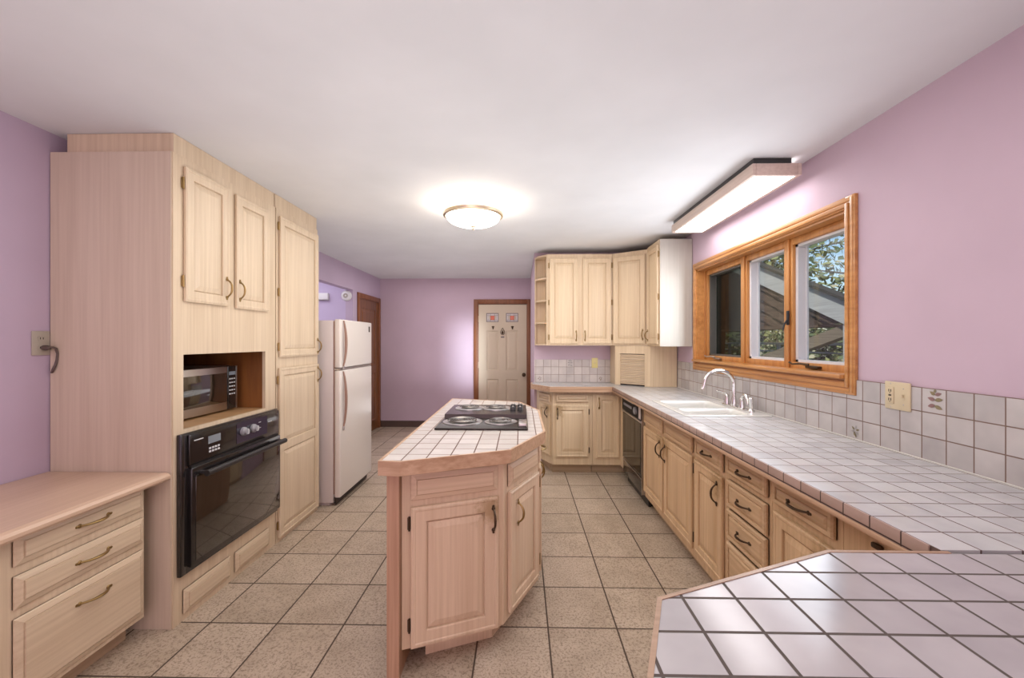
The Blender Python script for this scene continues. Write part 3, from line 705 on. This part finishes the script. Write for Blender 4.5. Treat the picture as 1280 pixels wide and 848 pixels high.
m = MB(); m.M = Matrix.Translation(-off)
m.prism([(.135, NW-.012), (.125, 4.60), (.306, CFY+.004), (CFX, CFY+.004), (CFX, NW-.012)], UND+.02, CTZ)
obj('tile_top', m, moved(ctile_b, off), wt)
m = MB(); m.M = Matrix.Translation(-off)
m.box(CFX-.006, CFX-.0005, .985, CFY, CTZ-.037, CTZ+.001, bev=.002)
obj('tile_edge', m, moved(edge_tile, off), wt, label='upright edge tiles')
m = MB(); m.M = Matrix.Translation(-off)
m.box(CFX-.010, CFX+.06, .985, CFY, UND, CTZ-.0375, bev=.003)
obj('wood_edge', m, edge_y, wt)
m = MB(); m.M = Matrix.Translation(-off)
m.prism([(.120, NW-.012), (.110, 4.595), (.300, CFY-.012), (CFX-.01, CFY-.012), (CFX+.02, CFY+.004), (.308, CFY+.003), (.126, 4.60), (.1355, NW-.012)], UND, CTZ+.002)
obj('wood_edge', m, edge_x, wt)

pn = thing('peninsula_worktop', 'grey-tiled peninsula worktop with cut corner in the foreground', 'worktop', (.95, .5, CTZ))
PO = [(.694, .957), (.252, .773), (.178, .59), (.178, .12), (WX, .12), (WX, .957)]
po = Vector((.95, .5, CTZ))
m = MB(); m.M = Matrix.Translation(-po)
PI_ = [(.696, .948), (.259, .767), (.187, .589), (.187, .129), (WX, .129), (WX, .948)]
m.prism(PI_, UND+.01, CTZ)
obj('tile_top', m, moved(ctile_p, po), pn)
m = MB(); m.M = Matrix.Translation(-po)
for i in range(3):
    a, b = PO[i], PO[i+1]; c_, d_ = PI_[i], PI_[i+1]; m.prism([a, b, d_, c_], UND-.012, CTZ+.0015)
m.prism([PO[0], PI_[0], (CFX+.01, .948), (CFX+.01, .957)], UND-.012, CTZ+.0015)
m.prism([PO[3], PO[4], PI_[4], PI_[3]], UND-.012, CTZ+.0015)
obj('wood_edge', m, wood('brown_edge_strip', (.42, .27, .175), (.29, .17, .10), 'x'), pn)
pb = thing('peninsula_cabinet', 'warm-tinted oak cabinet under the foreground peninsula worktop', 'cabinet', (.30, .66, 0))
obj('body', MB().prism([(-.02, -.5), (1.31, -.5), (1.31, .235), (.42, .235), (.02, .07), (-.04, -.06)], .1, UND-.013), warm_v, pb)
obj('toe_kick', MB().prism([(.05, -.44), (1.3, -.44), (1.3, .17), (.45, .17), (.08, .02)], 0, .1), toe_m, pb)

# backsplashes
bsr = thing('backsplash', 'three-row tile backsplash under the window on the right wall', 'backsplash', (RW, 2.4, CTZ))
bo = Vector((RW, 2.4, CTZ)); zt = CTZ+.0962*3
m = MB(); m.M = Matrix.Translation(-bo)
m.box(RW-.010, RW-.0005, .12, WY0-cw-.001, CTZ, zt).box(RW-.010, RW-.0005, WY1+cw+.001, 4.30, CTZ, zt-.02).box(RW-.010, RW-.0005, WY0-cw-.001, WY1+cw+.001, CTZ, WZ0-cw-.001)
obj('tiles', m, moved(bs_r, bo), bsr)
m = MB(); m.M = Matrix.Translation(-bo)
m.box(RW-.017, RW-.010, .12, 4.30, CTZ, CTZ+.005)
obj('grout_line', m, plain('pale_caulk', (.62, .60, .55), .7), bsr)
def leaves(mb, M, spec):
    for q, (u, v_, a, L, wd, mi) in enumerate(spec):
        M = Matrix.Translation((0, -.0004*q, 0))
        n = 8; top = []
        ca, sa = math.cos(a), math.sin(a)
        pts_ = [(k/n*L, wd*math.sin(PI*(k/n)**.8)) for k in range(n+1)]+[(k/n*L, -wd*math.sin(PI*(k/n)**.8)) for k in range(n-1, 0, -1)]
        P = [M @ Vector((u+x*ca-y*sa, 0, v_+x*sa+y*ca)) for x, y in pts_]; Q = [M @ Vector((u+x*ca-y*sa, -.0008, v_+x*sa+y*ca)) for x, y in pts_]
        k = len(P); mb.add([tuple(p) for p in P+Q], [list(range(k)), list(range(k, 2*k))[::-1]]+[(i, (i+1) % k, k+(i+1) % k, k+i) for i in range(k)], mi)
SPRIG = [(0, .018, .35, .024, .006, 1), (0, .018, 2.6, .022, .006, 0), (0, .0, .2, .028, .007, 0), (0, .0, 2.9, .027, .007, 1), (0, -.02, -.35, .028, .007, 0), (0, -.018, 3.4, .026, .007, 1), (0, .026, 1.4, .014, .004, 0)]
FLOWER = [(.005*math.cos(k*PI/3+.3), .005*math.sin(k*PI/3+.3), k*PI/3+.3, .018, .0038, k % 2) for k in range(6)]+[(0, -.012, -1.2, .02, .004, 0)]
def motif(parent, loc, rz, spec, mats_, s=1.0):
    mb = MB(); leaves(mb, Matrix(), [(a*s, b*s, c_, d_*s, e*s, f_) for a, b, c_, d_, e, f_ in spec])
    return obj('leaf_motif', mb, mats_, parent, loc, rz)
motif(bsr, (-.0105, 1.648-2.4, .245), -PI/2, SPRIG, [leaf1, leaf2], 1.1)
motif(bsr, (-.0105, 2.034-2.4, .045), -PI/2, FLOWER, [leaf1, leaf3], 1.1)
motif(bsr, (-.0105, 3.99-2.4, .235), -PI/2, FLOWER, [leaf3, leaf3], 1.2)
bsb = thing('backsplash', 'three-row pale tile backsplash on the far nook wall', 'backsplash', (.6, NW, CTZ))
b2 = Vector((.6, NW, CTZ)); m = MB(); m.M = Matrix.Translation(-b2)
m.box(.159, RW, NW-.010, NW-.0005, CTZ, CTZ+.0885*3-.004)
obj('tiles', m, moved(bs_b, b2), bsb)
motif(bsb, (.569-.6, -.0105, .222), 0, SPRIG, [leaf3, leaf3], 1.1)
motif(bsb, (.218-.6, -.0105, .045), 0, FLOWER, [leaf3, leaf2], 1.1)
motif(bsb, (.918-.6, -.0105, .045), 0, FLOWER, [leaf1, leaf2], 1.0)

# wall plates
o2 = thing('outlet_plate', 'almond double plate with socket and switch on the window-wall backsplash', 'outlet', (RW-.010, 1.805, 1.166), -PI/2)
obj('plate', MB().box(-.059, .059, -.007, 0, -.059, .059, bev=.002), almond, o2)
s_ = obj('receptacle', MB().box(-.046, -.014, -.010, -.006, -.036, .036, bev=.003), almond, o2)
for dz in (.02, -.018): obj('slot', MB().box(-.037, -.034, -.011, -.0095, dz-.005, dz+.006).box(-.027, -.024, -.011, -.0095, dz-.005, dz+.006).box(-.032, -.029, -.011, -.0095, dz-.011, dz-.007), slot, s_)
obj('test_button', MB().box(-.036, -.024, -.0115, -.0095, -.003, .004), slot, s_)
obj('switch_toggle', MB().box(.024, .036, -.008, -.006, -.013, .013).box(.027, .033, -.018, -.006, -.004, .009, bev=.002), almond, o2)
for p in ((.03, .034), (.03, -.034), (-.03, .05), (-.03, -.05)): obj('screw', MB().lathe([(.003, -.0068), (.002, -.0082), (0, -.0084)], 10, axis='y', center=(p[0], 0, p[1])), steel, o2)
lp = thing('switch_plate', 'yellowed light switch plate on the far wall tiles', 'switch', (.852, NW-.010, 1.148))
obj('plate', MB().box(-.035, .035, -.007, 0, -.058, .058, bev=.002), plain('yellowed_plastic', (.70, .60, .25), .35), lp)
obj('switch_toggle', MB().box(-.005, .005, -.018, -.006, -.005, .009, bev=.002), almond, lp)

# ------------------------------------------------------------------ sink and faucet
sk = thing('sink', 'white enamel double-bowl drop-in sink below the window', 'sink', (1.31, 2.97, CTZ))
def bowl(m, x0, x1, y0, y1, d):
    def loop(i, z, r, n=5):
        P = []
        for (cx_, cy_, a0) in ((x1-i-r, y1-i-r, 0), (x0+i+r, y1-i-r, PI/2), (x0+i+r, y0+i+r, PI), (x1-i-r, y0+i+r, 1.5*PI)):
            for k in range(n+1): a = a0+PI/2*k/n; P.append((cx_+r*math.cos(a), cy_+r*math.sin(a), z))
        return P
    lv = [loop(0, .008, .035), loop(.006, .002, .033), loop(.012, -.02, .03), loop(.02, -d+.03, .03), loop(.05, -d, .025)]
    n = len(lv[0]); v = [p for l in lv for p in l]
    f = [(j*n+k, j*n+(k+1) % n, (j+1)*n+(k+1) % n, (j+1)*n+k) for j in range(len(lv)-1) for k in range(n)]+[[(len(lv)-1)*n+k for k in range(n)]]
    m.add(v, f, 0, True); return lv[0]
m = MB(); m.M = Matrix.Translation((-1.31, -2.97, 0))
X0, X1, Y0, Y1 = SK['x0'], SK['x1'], SK['y0'], SK['y1']
B1 = (X0+.045, X1-.13, 2.945, Y1-.045); B2 = (X0+.045, X1-.13, Y0+.045, 2.90)
b_ = bmesh.new()
# rim plate with two bowl openings built as one filled face
def outline(x0, x1, y0, y1, r, z, n=5):
    P = []
    for (cx_, cy_, a0) in ((x1-r, y1-r, 0), (x0+r, y1-r, PI/2), (x0+r, y0+r, PI), (x1-r, y0+r, 1.5*PI)):
        for k in range(n+1): a = a0+PI/2*k/n; P.append((cx_+r*math.cos(a), cy_+r*math.sin(a), z))
    return P
edges = []
for L in (outline(X0+.006, X1-.006, Y0+.006, Y1-.006, .03, .008), outline(*B1, .035, .008), outline(*B2, .035, .008)):
    vv = [b_.verts.new(p) for p in L]; edges += [b_.edges.new((vv[i], vv[(i+1) % len(vv)])) for i in range(len(vv))]
bmesh.ops.triangle_fill(b_, use_beauty=True, use_dissolve=False, edges=edges)
m.bm(b_)
oa = outline(X0+.006, X1-.006, Y0+.006, Y1-.006, .03, .008); ob = outline(X0, X1, Y0, Y1, .034, .0045); oc = outline(X0, X1, Y0, Y1, .034, .0006)
n = len(oa); m.add(oa+ob+oc, [(j*n+k, j*n+(k+1) % n, (j+1)*n+(k+1) % n, (j+1)*n+k) for j in range(2) for k in range(n)], 0, True)
bowl(m, *B1, .19); bowl(m, *B2, .17)
obj('basin', m, sink_m, sk)
for B in (B1, B2):
    cxx, cyy = (B[0]+B[1])/2-1.31, (B[2]+B[3])/2-2.97; dep = -.19 if B is B1 else -.17
    obj('drain', MB().lathe([(.045, dep+.001), (.044, dep+.004), (.03, dep+.002), (0, dep+.002)], 20, center=(cxx, cyy, 0)), steel, sk)
fa = thing('faucet', 'chrome high-arc kitchen faucet with side handles at the sink back', 'faucet', (1.515, 2.985, CTZ+.008))
obj('deck_plate', MB().box(-.028, .028, -.155, .125, 0, .010, bev=.004, seg=3), chrome, fa)
sp = [(0, 0, .01), (0, 0, .075), (-.002, 0, .15)]+[(-.105+.103*math.cos(a), 0, .165+.092*math.sin(a)) for a in [PI*k/12 for k in range(0, 12)]]+[(-.212, 0, .15), (-.222, 0, .125)]
obj('spout', MB().tube(sp, [.016, .015, .0135]+[.0125]*12+[.0125, .0135], 14).lathe([(.024, .008), (.024, .03), (.019, .055), (.015, .075)], 20), chrome, fa)
for k, yy in enumerate((.10, -.105)):
    h = obj('handle', MB().lathe([(.022, .008), (.021, .03), (.016, .05), (.015, .07), (.010, .078), (0, .08)], 18, center=(0, yy, 0)), chrome, fa)
    if k == 0: obj('lever', MB().tube([(0, yy, .075), (-.02, yy+.01, .088), (-.05, yy+.022, .098), (-.062, yy+.026, .094)], [.009, .008, .006, .006]), chrome, h)
    else: obj('lever', MB().tube([(0, yy, .07), (.004, yy-.006, .088), (.002, yy-.03, .10), (0, yy-.055, .098), (-.002, yy-.075, .075), (-.004, yy-.085, .04)], [.013, .014, .014, .013, .011, .009], 12), chrome, h)
spz = thing('sink_sprayer', 'short chrome side sprayer standing right of the faucet', 'sprayer', (1.515, 2.765, CTZ+.008))
obj('collar', MB().lathe([(.022, 0), (.022, .008), (.015, .016), (.013, .022)], 18), chrome, spz)
obj('spray_head', MB().lathe([(.011, .02), (.013, .045), (.016, .07), (.017, .088), (.012, .095), (0, .097)], 18), chrome, spz)

# ------------------------------------------------------------------ upper cabinets in the nook
UY, UZ0, UZ1 = 4.56, 1.352, 2.352
ud = NW-UY-.005
up = thing('wall_cabinet', 'two-door limed oak wall cabinet above the far backsplash', 'wall cabinet', (.292, UY, UZ0))
uw = 1.002-.292
body(up, uw, ud, 0, UZ1-UZ0, far_v, toe=False, top=True)
door(up, .022, .335, .02, .955, far_v, handle=(.312, .105), hinge='l', hz=(.09, .47, .875), hl=.09)
door(up, .385, .692, .02, .955, far_v, handle=(.408, .105), hinge='r', hz=(.09, .47, .875), hl=.09)
us = thing('corner_shelf_unit', 'narrow open quarter shelf unit at the left end of wall cabinets', 'shelf unit', (.162, NW-.005, UZ0))
sw, sdp = .128, NW-.005-UY
m = MB().box(0, .008, -sdp*.3, 0, 0, UZ1-UZ0).box(0, sw, -.010, 0, 0, UZ1-UZ0).box(sw-.008, sw, -sdp, -.01, 0, UZ1-UZ0)
obj('back_panels', m, far_v, us)
for z in (0, .24, .485, .73, UZ1-UZ0-.02):
    obj('shelf', MB().prism([(.008, -.010), (.008, -sdp*.32), (.03, -sdp*.62), (sw-.008, -sdp+.004), (sw-.008, -.01)], z, z+.018), far_h, us)
uc = thing('corner_wall_cabinet', 'angled limed oak corner wall cabinet above the tambour garage', 'wall cabinet', (1.004, UY, UZ0))
RX, RY0, RY1 = 1.312, 3.952, 4.335
e0, e1 = Vector((1.004, UY)), Vector((RX, RY1)); de = e1-e0; ae = math.atan2(de.y, de.x); Le = de.length
obj('body', MB().prism([(0, 0), (e1.x-e0.x, e1.y-e0.y), (RW-.005-e0.x, e1.y-e0.y), (RW-.005-e0.x, NW-.005-e0.y), (0, NW-.005-e0.y)], 0, UZ1-UZ0), far_v, uc)
dd_ = door(uc, 0, Le-.03, .02, .955, far_v, handle=(Le-.055, .115), hinge='l', hz=(.09, .47, .875), hl=.09, loc=(math.cos(ae)*.012, math.sin(ae)*.012-.001, .02), rz=ae)
ur = thing('end_wall_cabinet', 'limed oak wall cabinet with pale blank side beside the window', 'wall cabinet', (RX, RY1-.002, UZ0), -PI/2)
rw = RY1-.002-RY0
body(ur, rw, RW-RX-.005, 0, UZ1-UZ0+.012, far_v, toe=False, top=True)
obj('side_panel', MB().box(rw, rw+.005, .002, RW-RX-.005, -.002, UZ1-UZ0+.012), wood('pale_veneer', (.52, .49, .43), (.45, .415, .36), 'z'), ur, label='greyish pale side panel')
door(ur, .04, rw-.02, .02, .965, far_v, handle=(.075, .105), hinge='r', hz=(.09, .47, .875), hl=.09)

# appliance garage
g0, g1 = Vector((1.030, 4.555)), Vector((1.335, 4.31)); dg = g1-g0; ag = math.atan2(dg.y, dg.x); Lg = dg.length
GZ = UZ0-CTZ-.0035
ga = thing('appliance_garage', 'limed oak corner appliance garage with slatted tambour door on the worktop', 'appliance garage', (g0.x, g0.y, CTZ+.0015))
to = lambda x, y: (x-g0.x, y-g0.y)
m = MB().prism([to(g0.x, g0.y), to(g0.x+.015, g0.y), to(g0.x+.015, NW-.013), to(g0.x, NW-.013)], 0, GZ)
obj('side_panel', m, far_v, ga)
m = MB().prism([to(g1.x, g1.y), to(RW-.012, g1.y), to(RW-.012, g1.y+.015), to(g1.x, g1.y+.015)], 0, GZ)
obj('side_panel', m, far_v, ga)
fm = MB().box(0, .055, -.001, .018, 0, GZ).box(Lg-.06, Lg, -.001, .018, 0, GZ).box(.055, Lg-.06, -.001, .018, GZ-.085, GZ)
obj('front_frame', fm, far_v, ga, rz=ag)
tm = MB(); ns = 17; z0, z1 = .012, GZ-.092; hh = (z1-z0)/ns
for k in range(ns):
    a = z0+k*hh; tm.prism([(.014, a+.001), (.008, a+.002), (.005, a+hh*.5), (.008, a+hh-.002), (.014, a+hh-.001)], .055, Lg-.06, axis='x')
obj('tambour_door', tm, far_h, ga, rz=ag)
obj('dark_gap', MB().box(.055, Lg-.06, .012, .02, 0, .012), slot, ga, rz=ag)

# ------------------------------------------------------------------ kitchen island
IA, IB, IC, ID, IE, IF = (-.50, 1.736), (-.08, 1.902), (.095, 2.27), (.095, 2.90), (-.055, 3.235), (-.50, 3.40)
io = Vector((-.25, 2.5, 0))
isl = thing('kitchen_island', 'limed oak island cabinet with angled corners in the middle of the kitchen', 'kitchen island', tuple(io))
loc2 = lambda p: (p[0]-io.x, p[1]-io.y)
IU = .855
# hollow body: one ring of walls plus floor
ring = [IA, IB, IC, ID, IE, IF]
def inset(poly, d):
    out = []; n = len(poly)
    cxm = sum(p[0] for p in poly)/n; cym = sum(p[1] for p in poly)/n
    for i in range(n):
        p0, p1, p2 = Vector(poly[i-1]), Vector(poly[i]), Vector(poly[(i+1) % n])
        a = (p1-p0).normalized(); b = (p2-p1).normalized(); na = Vector((-a.y, a.x)); nb = Vector((-b.y, b.x))
        bis = (na+nb); bis = bis/max(.2, bis.dot(na)); out.append(tuple(p1+bis*d))
    return out
inn = inset(ring, .02)
m = MB()
for i in range(6):
    j = (i+1) % 6; m.prism([loc2(ring[i]), loc2(ring[j]), loc2(inn[j]), loc2(inn[i])], .1, IU)
m.prism([loc2(p) for p in inn], .1, .118)
obj('body', m, isl_v, isl)
tk = inset(ring, .075)
obj('toe_kick', MB().prism([loc2(p) for p in tk], 0, .1), isl_v, isl)
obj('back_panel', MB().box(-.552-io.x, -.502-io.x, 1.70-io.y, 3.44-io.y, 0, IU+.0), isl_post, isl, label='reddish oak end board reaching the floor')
def on_face(P, Q):
    P, Q = Vector(P), Vector(Q); d = Q-P; a = math.atan2(d.y, d.x)
    return (lambda u, z: (P.x-io.x+math.cos(a)*u, P.y-io.y+math.sin(a)*u, z)), a, d.length
at, a_, L1 = on_face(IA, IB)
drawer(isl, .036, .422, .727, .838, isl_h, handle=False, style='bevel', loc=at(.036, .727), rz=a_, name='false_drawer')
door(isl, .036, .424, .105, .699, isl_v, handle=(.398, .60), hinge='l', loc=at(.036, .105), rz=a_, fw=.062, hl=.095, hmat=dkbrass, hz=(.20, .63))
at, a_, L2 = on_face(IB, IC)
drawer(isl, .04, .375, .722, .826, isl_h, handle=False, style='bevel', loc=at(.04, .722), rz=a_, name='false_drawer')
door(isl, .04, .385, .135, .698, isl_v, handle=(.118, .575), loc=at(.04, .135), rz=a_, fw=.055, hl=.095)
at, a_, L3 = on_face(IC, ID)
for u0, u1, hu, hg in ((.02, .31, .285, 'l'), (.325, .61, .35, 'r')):
    drawer(isl, u0, u1, .722, .83, isl_h, handle=True, style='bevel', loc=at(u0, .722), rz=a_)
    door(isl, u0, u1, .135, .70, isl_v, handle=(hu, .60), hinge=hg, loc=at(u0, .135), rz=a_, hl=.095)
at, a_, L4 = on_face(ID, IE)
door(isl, .04, L4-.03, .135, .80, isl_v, handle=(.07, .60), loc=at(.04, .135), rz=a_, hl=.095)
# island worktop
IZ = .914
W0 = [(-.577, 1.667), (-.487, 1.657), (-.043, 1.85), (.133, 2.232), (.13, 2.93), (-.003, 3.307), (-.10, 3.352), (-.548, 3.50), (-.577, 3.50)]
WI = inset(W0, .012)
it = thing('island_worktop', 'pale pinkish tiled worktop of the island with oak edging', 'worktop', (-.25, 2.5, IZ))
iw = Vector((-.25, 2.5, IZ))
m = MB(); m.M = Matrix.Translation(-iw)
ch0, ch1, cy0, cy1 = -.445, .015, 2.285, 2.905     # cut-out for the cooktop
m.prism([WI[0], WI[1], WI[2], WI[3], (WI[3][0], cy0), (WI[0][0], cy0)], IU+.012, IZ)
m.box(WI[0][0], ch0, cy0, cy1, IU+.012, IZ).box(ch1, WI[3][0]-.0015, cy0, cy1, IU+.012, IZ)
m.prism([(WI[0][0], cy1), (WI[4][0], cy1), WI[4], WI[5], WI[6], WI[7], WI[8]], IU+.012, IZ)
obj('tile_top', m, moved(ctile_i, iw), it)
m = MB(); m.M = Matrix.Translation(-iw)
for i in range(len(W0)):
    j = (i+1) % len(W0); m.prism([W0[i], W0[j], WI[j], WI[i]], IU+.001, IZ+.0015)
o = obj('wood_edge', m, edge_x, it)
# cooktop
ck = thing('cooktop', 'four-coil electric cooktop with raised rear half set in the island', 'cooktop', (-.216, 2.60, IZ))
obj('base_pan', MB().box(-.256, .256, -.345, .335, .0005, .012, bev=.004).box(-.225, .227, -.31, .30, -.05, .004), cook_m, ck)
obj('rear_module', MB().prism([(-.055, .012), (-.05, .036), (.325, .036), (.33, .012)], -.252, .252, axis='x'), cook_m, ck)
def burner(x, y, z, r, n):
    pn_ = obj('drip_pan', MB().lathe([(r+.018, .000), (r+.018, .004), (r+.006, .006), (r-.004, .002), (.02, .001), (0, .001)], 36, center=(x, y, z)), plain('drip_pan_chrome', (.62, .60, .58), .28, 1.0), ck)
    P = [( x+(.018+(r-.018)*t_/60)*math.cos(t_*2*PI*n/60), y+(.018+(r-.018)*t_/60)*math.sin(t_*2*PI*n/60), z+.012) for t_ in range(61)]
    obj('coil', MB().tube([(x+(.018+(r-.012-.018)*t_/96)*math.cos(t_*2*PI*n/96), y+(.018+(r-.012-.018)*t_/96)*math.sin(t_*2*PI*n/96), z+.011) for t_ in range(97)], .0048, 6), coil_m, pn_)
burner(-.125, -.165, .012, .098, 4.5); burner(.10, -.165, .012, .078, 3.5)
burner(-.125, .185, .036, .078, 3.5); burner(.055, .185, .036, .078, 3.5)
for x in (.165, .212):
    for y in (.12, .225):
        kb = obj('knob', MB().lathe([(.019, .036), (.018, .052), (.012, .058), (0, .058)], 18, center=(x, y, 0)), blackp, ck)
        obj('knob_pointer', MB().box(x-.003, x+.003, y-.016, y+.016, .057, .061), steel, kb)
obj('vent_block', MB().box(.205, .25, -.31, -.17, .012, .03, bev=.003), steel, ck)

# ------------------------------------------------------------------ ceiling lights
dl = thing('dome_ceiling_light', 'lit round glass dome ceiling light with brass rim', 'ceiling light', (-.355, 3.10, CZ))
obj('canopy', MB().lathe([(.07, 0), (.07, -.012), (.03, -.02), (.012, -.03), (.012, -.06), (0, -.06)], 28), pale_brass, dl)
obj('rim', MB().lathe([(.205, -.068), (.222, -.064), (.226, -.072), (.222, -.088), (.208, -.096), (.200, -.092), (.200, -.070), (.205, -.068)], 48, cap=False), pale_brass, dl)
bw = [(.2*math.cos(a), -.092-.072*math.sin(a)) for a in [PI/2*k/12 for k in range(13)]]
obj('glass_bowl', MB().lathe([(r, h) for r, h in bw[:-1]]+[(0, bw[-1][1])], 48, cap=False), lamp_glass, dl)
obj('finial', MB().lathe([(.022, -.160), (.02, -.168), (.009, -.172), (.010, -.182), (.005, -.19), (0, -.191)], 18), pale_brass, dl)
sup = MB()
for k in range(3):
    a = k*2*PI/3+.4; sup.tube([(.012*math.cos(a), .012*math.sin(a), -.045), (.205*math.cos(a), .205*math.sin(a), -.078)], .004, 6)
obj('support_arm', sup, pale_brass, dl)
for k in range(2):
    pd = bpy.data.lights.new('bulb', 'POINT'); pd.energy = 5; pd.color = (1.0, .90, .76); pd.shadow_soft_size = .03
    po_ = bpy.data.objects.new('bulb', pd); C.objects.link(po_); po_.parent = dl; po_.location = (.08*(-1)**k, .03, -.085)
fl = thing('fluorescent_ceiling_light', 'long oak-framed lit fluorescent ceiling light by the window', 'ceiling light', (1.42, 2.95, CZ))
fx0, fx1, fy0, fy1 = -.135, .135, -.62, .62
fz0, fz1 = -.100, -.034
m = MB().box(fx0, fx0+.022, fy0, fy1, fz0, fz1, bev=.003).box(fx1-.022, fx1, fy0, fy1, fz0, fz1, bev=.003).box(fx0+.022, fx1-.022, fy0, fy0+.022, fz0, fz1, bev=.003).box(fx0+.022, fx1-.022, fy1-.022, fy1, fz0, fz1, bev=.003)
obj('wood_frame', m, wood('pinkish_frame_oak', (.66, .53, .45), (.54, .42, .35), 'y'), fl)
obj('diffuser', MB().box(fx0+.022, fx1-.022, fy0+.022, fy1-.022, fz0+.004, fz0+.010), tube_glow, fl)
obj('gap_shade_block', MB().box(fx0+.012, fx1-.05, fy0+.012, fy1-.012, fz1-.01, -.001), black, fl)  # shade of the open gap above the frame, built as a black block

# ------------------------------------------------------------------ outside the window
ground = struct('ground', MB().box(RW+.14, 40, -10, 40, -1.3, -1.2), plain('dry_grass', (.20, .19, .12), .9))
deck_w = wood('weathered_fascia', (.52, .50, .46), (.36, .34, .31), 'y', .7)
brown_o = wood('brown_soffit_board', (.12, .075, .048), (.05, .03, .02), 'y', .7, .6)
porch = thing('porch_roof', 'sloping porch roof with pale fascia and brown underside outside the window', 'porch roof', (5, 8, 0))
sl = lambda y: 3.02+(y-8.9)*.41
def sloped(m, x0, x1, y0, y1, o0, o1):
    v = [(x, y-8, sl(y)+o) for x in (x0-5, x1-5) for y in (y0, y1) for o in (o0, o1)]
    return m.add(v, [(0, 1, 3, 2), (4, 6, 7, 5), (0, 4, 5, 1), (2, 3, 7, 6), (0, 2, 6, 4), (1, 5, 7, 3)])
obj('fascia', sloped(MB(), 5, 5.05, 6.2, 11.5, -.39, 0), deck_w, porch)
obj('roof_edge', sloped(MB(), 4.93, 5.10, 6.15, 11.5, 0.0, .05), plain('dark_shingle', (.05, .047, .035), .9), porch)
zc = 1.68
for k in range(5):      # underside boards step back below the fascia
    o1 = -.30-.24*k; o0 = o1-.225; ya = max(6.35, 8.9+(zc-o0-3.02)/.41); yt = max(6.35, 8.9+(zc-o1-3.02)/.41)
    x0, x1 = .06+.05*k, .11+.05*k
    obj('board', MB().prism([(ya-8, sl(ya)+o0), (11.5-8, sl(11.5)+o0), (11.5-8, sl(11.5)+o1), (yt-8, sl(yt)+o1)], x0, x1, axis='x'), brown_o, porch)
obj('beam', MB().box(.06, .5, 7.2-8, 11.5-8, 1.64, 1.69), brown_o, porch)
obj('back_boards', MB().prism([(7.5-8, 1.69), (11.5-8, 1.69), (11.5-8, 3.3), (9.2-8, 2.2)], .42, .47, axis='x'), brown_o, porch)
v = MB()
v.prism([(6.35-8, 1.56), (6.35-8, 1.74), (9.6-8, .92), (9.6-8, .68)], .10, .24, axis='x')
obj('brace', v, wood('grey_brown_timber', (.27, .21, .14), (.15, .11, .07), 'y', .7), porch)
obj('post', MB().box(.02, .14, 6.48-8, 6.58-8, -1.2, sl(6.5)-.3), deck_w, porch)
obj('post', MB().box(.02, .16, 10.6-8, 10.75-8, -1.2, sl(10.6)-.3), brown_o, porch)
ra = thing('deck_railing', 'thin grey railing below the porch roof outside the window', 'railing', (5.75, 9, -1.2))
obj('rails', MB().box(0, .05, -4, 5, 2.52, 2.57).box(0, .05, -4, 5, 2.36, 2.39).box(0, .05, -4, 5, 1.75, 1.79), plain('grey_rail', (.33, .34, .34), .6), ra)
for k in range(5): obj('railing_post', MB().box(0, .06, -4+2.2*k, -3.94+2.2*k, 0, 2.52), plain('grey_rail_post', (.30, .31, .31), .6), ra)
lf_a = plain('yellow_green_leaf', (.26, .27, .10), .7); lf_b = plain('dull_green_leaf', (.11, .14, .055), .7); lf_c = plain('pale_dry_leaf', (.42, .38, .24), .7)
bark = plain('grey_bark', (.13, .11, .095), .9)
def tree(label, x, y, h, r, n, seed, size=.10):
    rnd = random.Random(seed)
    t_ = thing('tree', label, 'tree', (x, y, -1.2), 0, 'trees outside the window')
    tm_ = MB().tube([(0, 0, 0), (.05, .03, h*.3), (-.03, .05, h*.6), (.02, 0, h*.95)], [.14, .11, .07, .02], 8)
    ends = []
    for k in range(46):
        a = rnd.uniform(0, 2*PI); z = rnd.uniform(.18, .92)*h; L = r*rnd.uniform(.5, 1.0)
        e = Vector((math.cos(a)*L, math.sin(a)*L, z+L*rnd.uniform(-.15, .55))); mid = Vector((e.x*.5, e.y*.5, (z+e.z)/2+.1))
        tm_.tube([(0, 0, z), mid, e], [.03, .018, .006], 5); ends += [mid, e, (mid+e)/2, mid*.6+Vector((0, 0, z*.4))]
    obj('trunk', tm_, bark, t_)
    cr = MB()
    for k in range(n):
        c_ = ends[rnd.randrange(len(ends))]+Vector((rnd.gauss(0, .38), rnd.gauss(0, .38), rnd.gauss(0, .34)))
        u = Vector((rnd.gauss(0, 1), rnd.gauss(0, 1), rnd.gauss(0, 1))).normalized(); v_ = u.orthogonal().normalized()*size*rnd.uniform(.5, .9); u = u*size*rnd.uniform(.8, 1.4)
        cr.add([c_-u, c_-u*.2+v_, c_+u, c_-u*.2-v_], [(0, 1, 2, 3)], rnd.choice((0, 0, 1, 1, 1, 2)))
    obj('crown', cr, [lf_a, lf_b, lf_c], t_)
tree('leafy tree against the sky seen through the near window pane', 8.6, 11.0, 7.0, 2.0, 2600, 3)
tree('leafy tree beyond the porch roof seen through the middle pane', 8.8, 15.2, 6.4, 2.2, 3000, 5)
tree('bushy tree behind the railing seen in the far pane', 9.6, 19.5, 6.0, 2.6, 3200, 8)
tree('low scrubby tree behind the porch post', 8.2, 8.4, 3.0, 1.7, 2200, 11, .08)
tree('low scrubby tree below the porch brace', 8.4, 12.6, 2.9, 1.9, 2600, 12, .08)
tree('low scrubby tree at the far end of the railing', 8.6, 16.8, 3.0, 2.0, 2600, 14, .08)
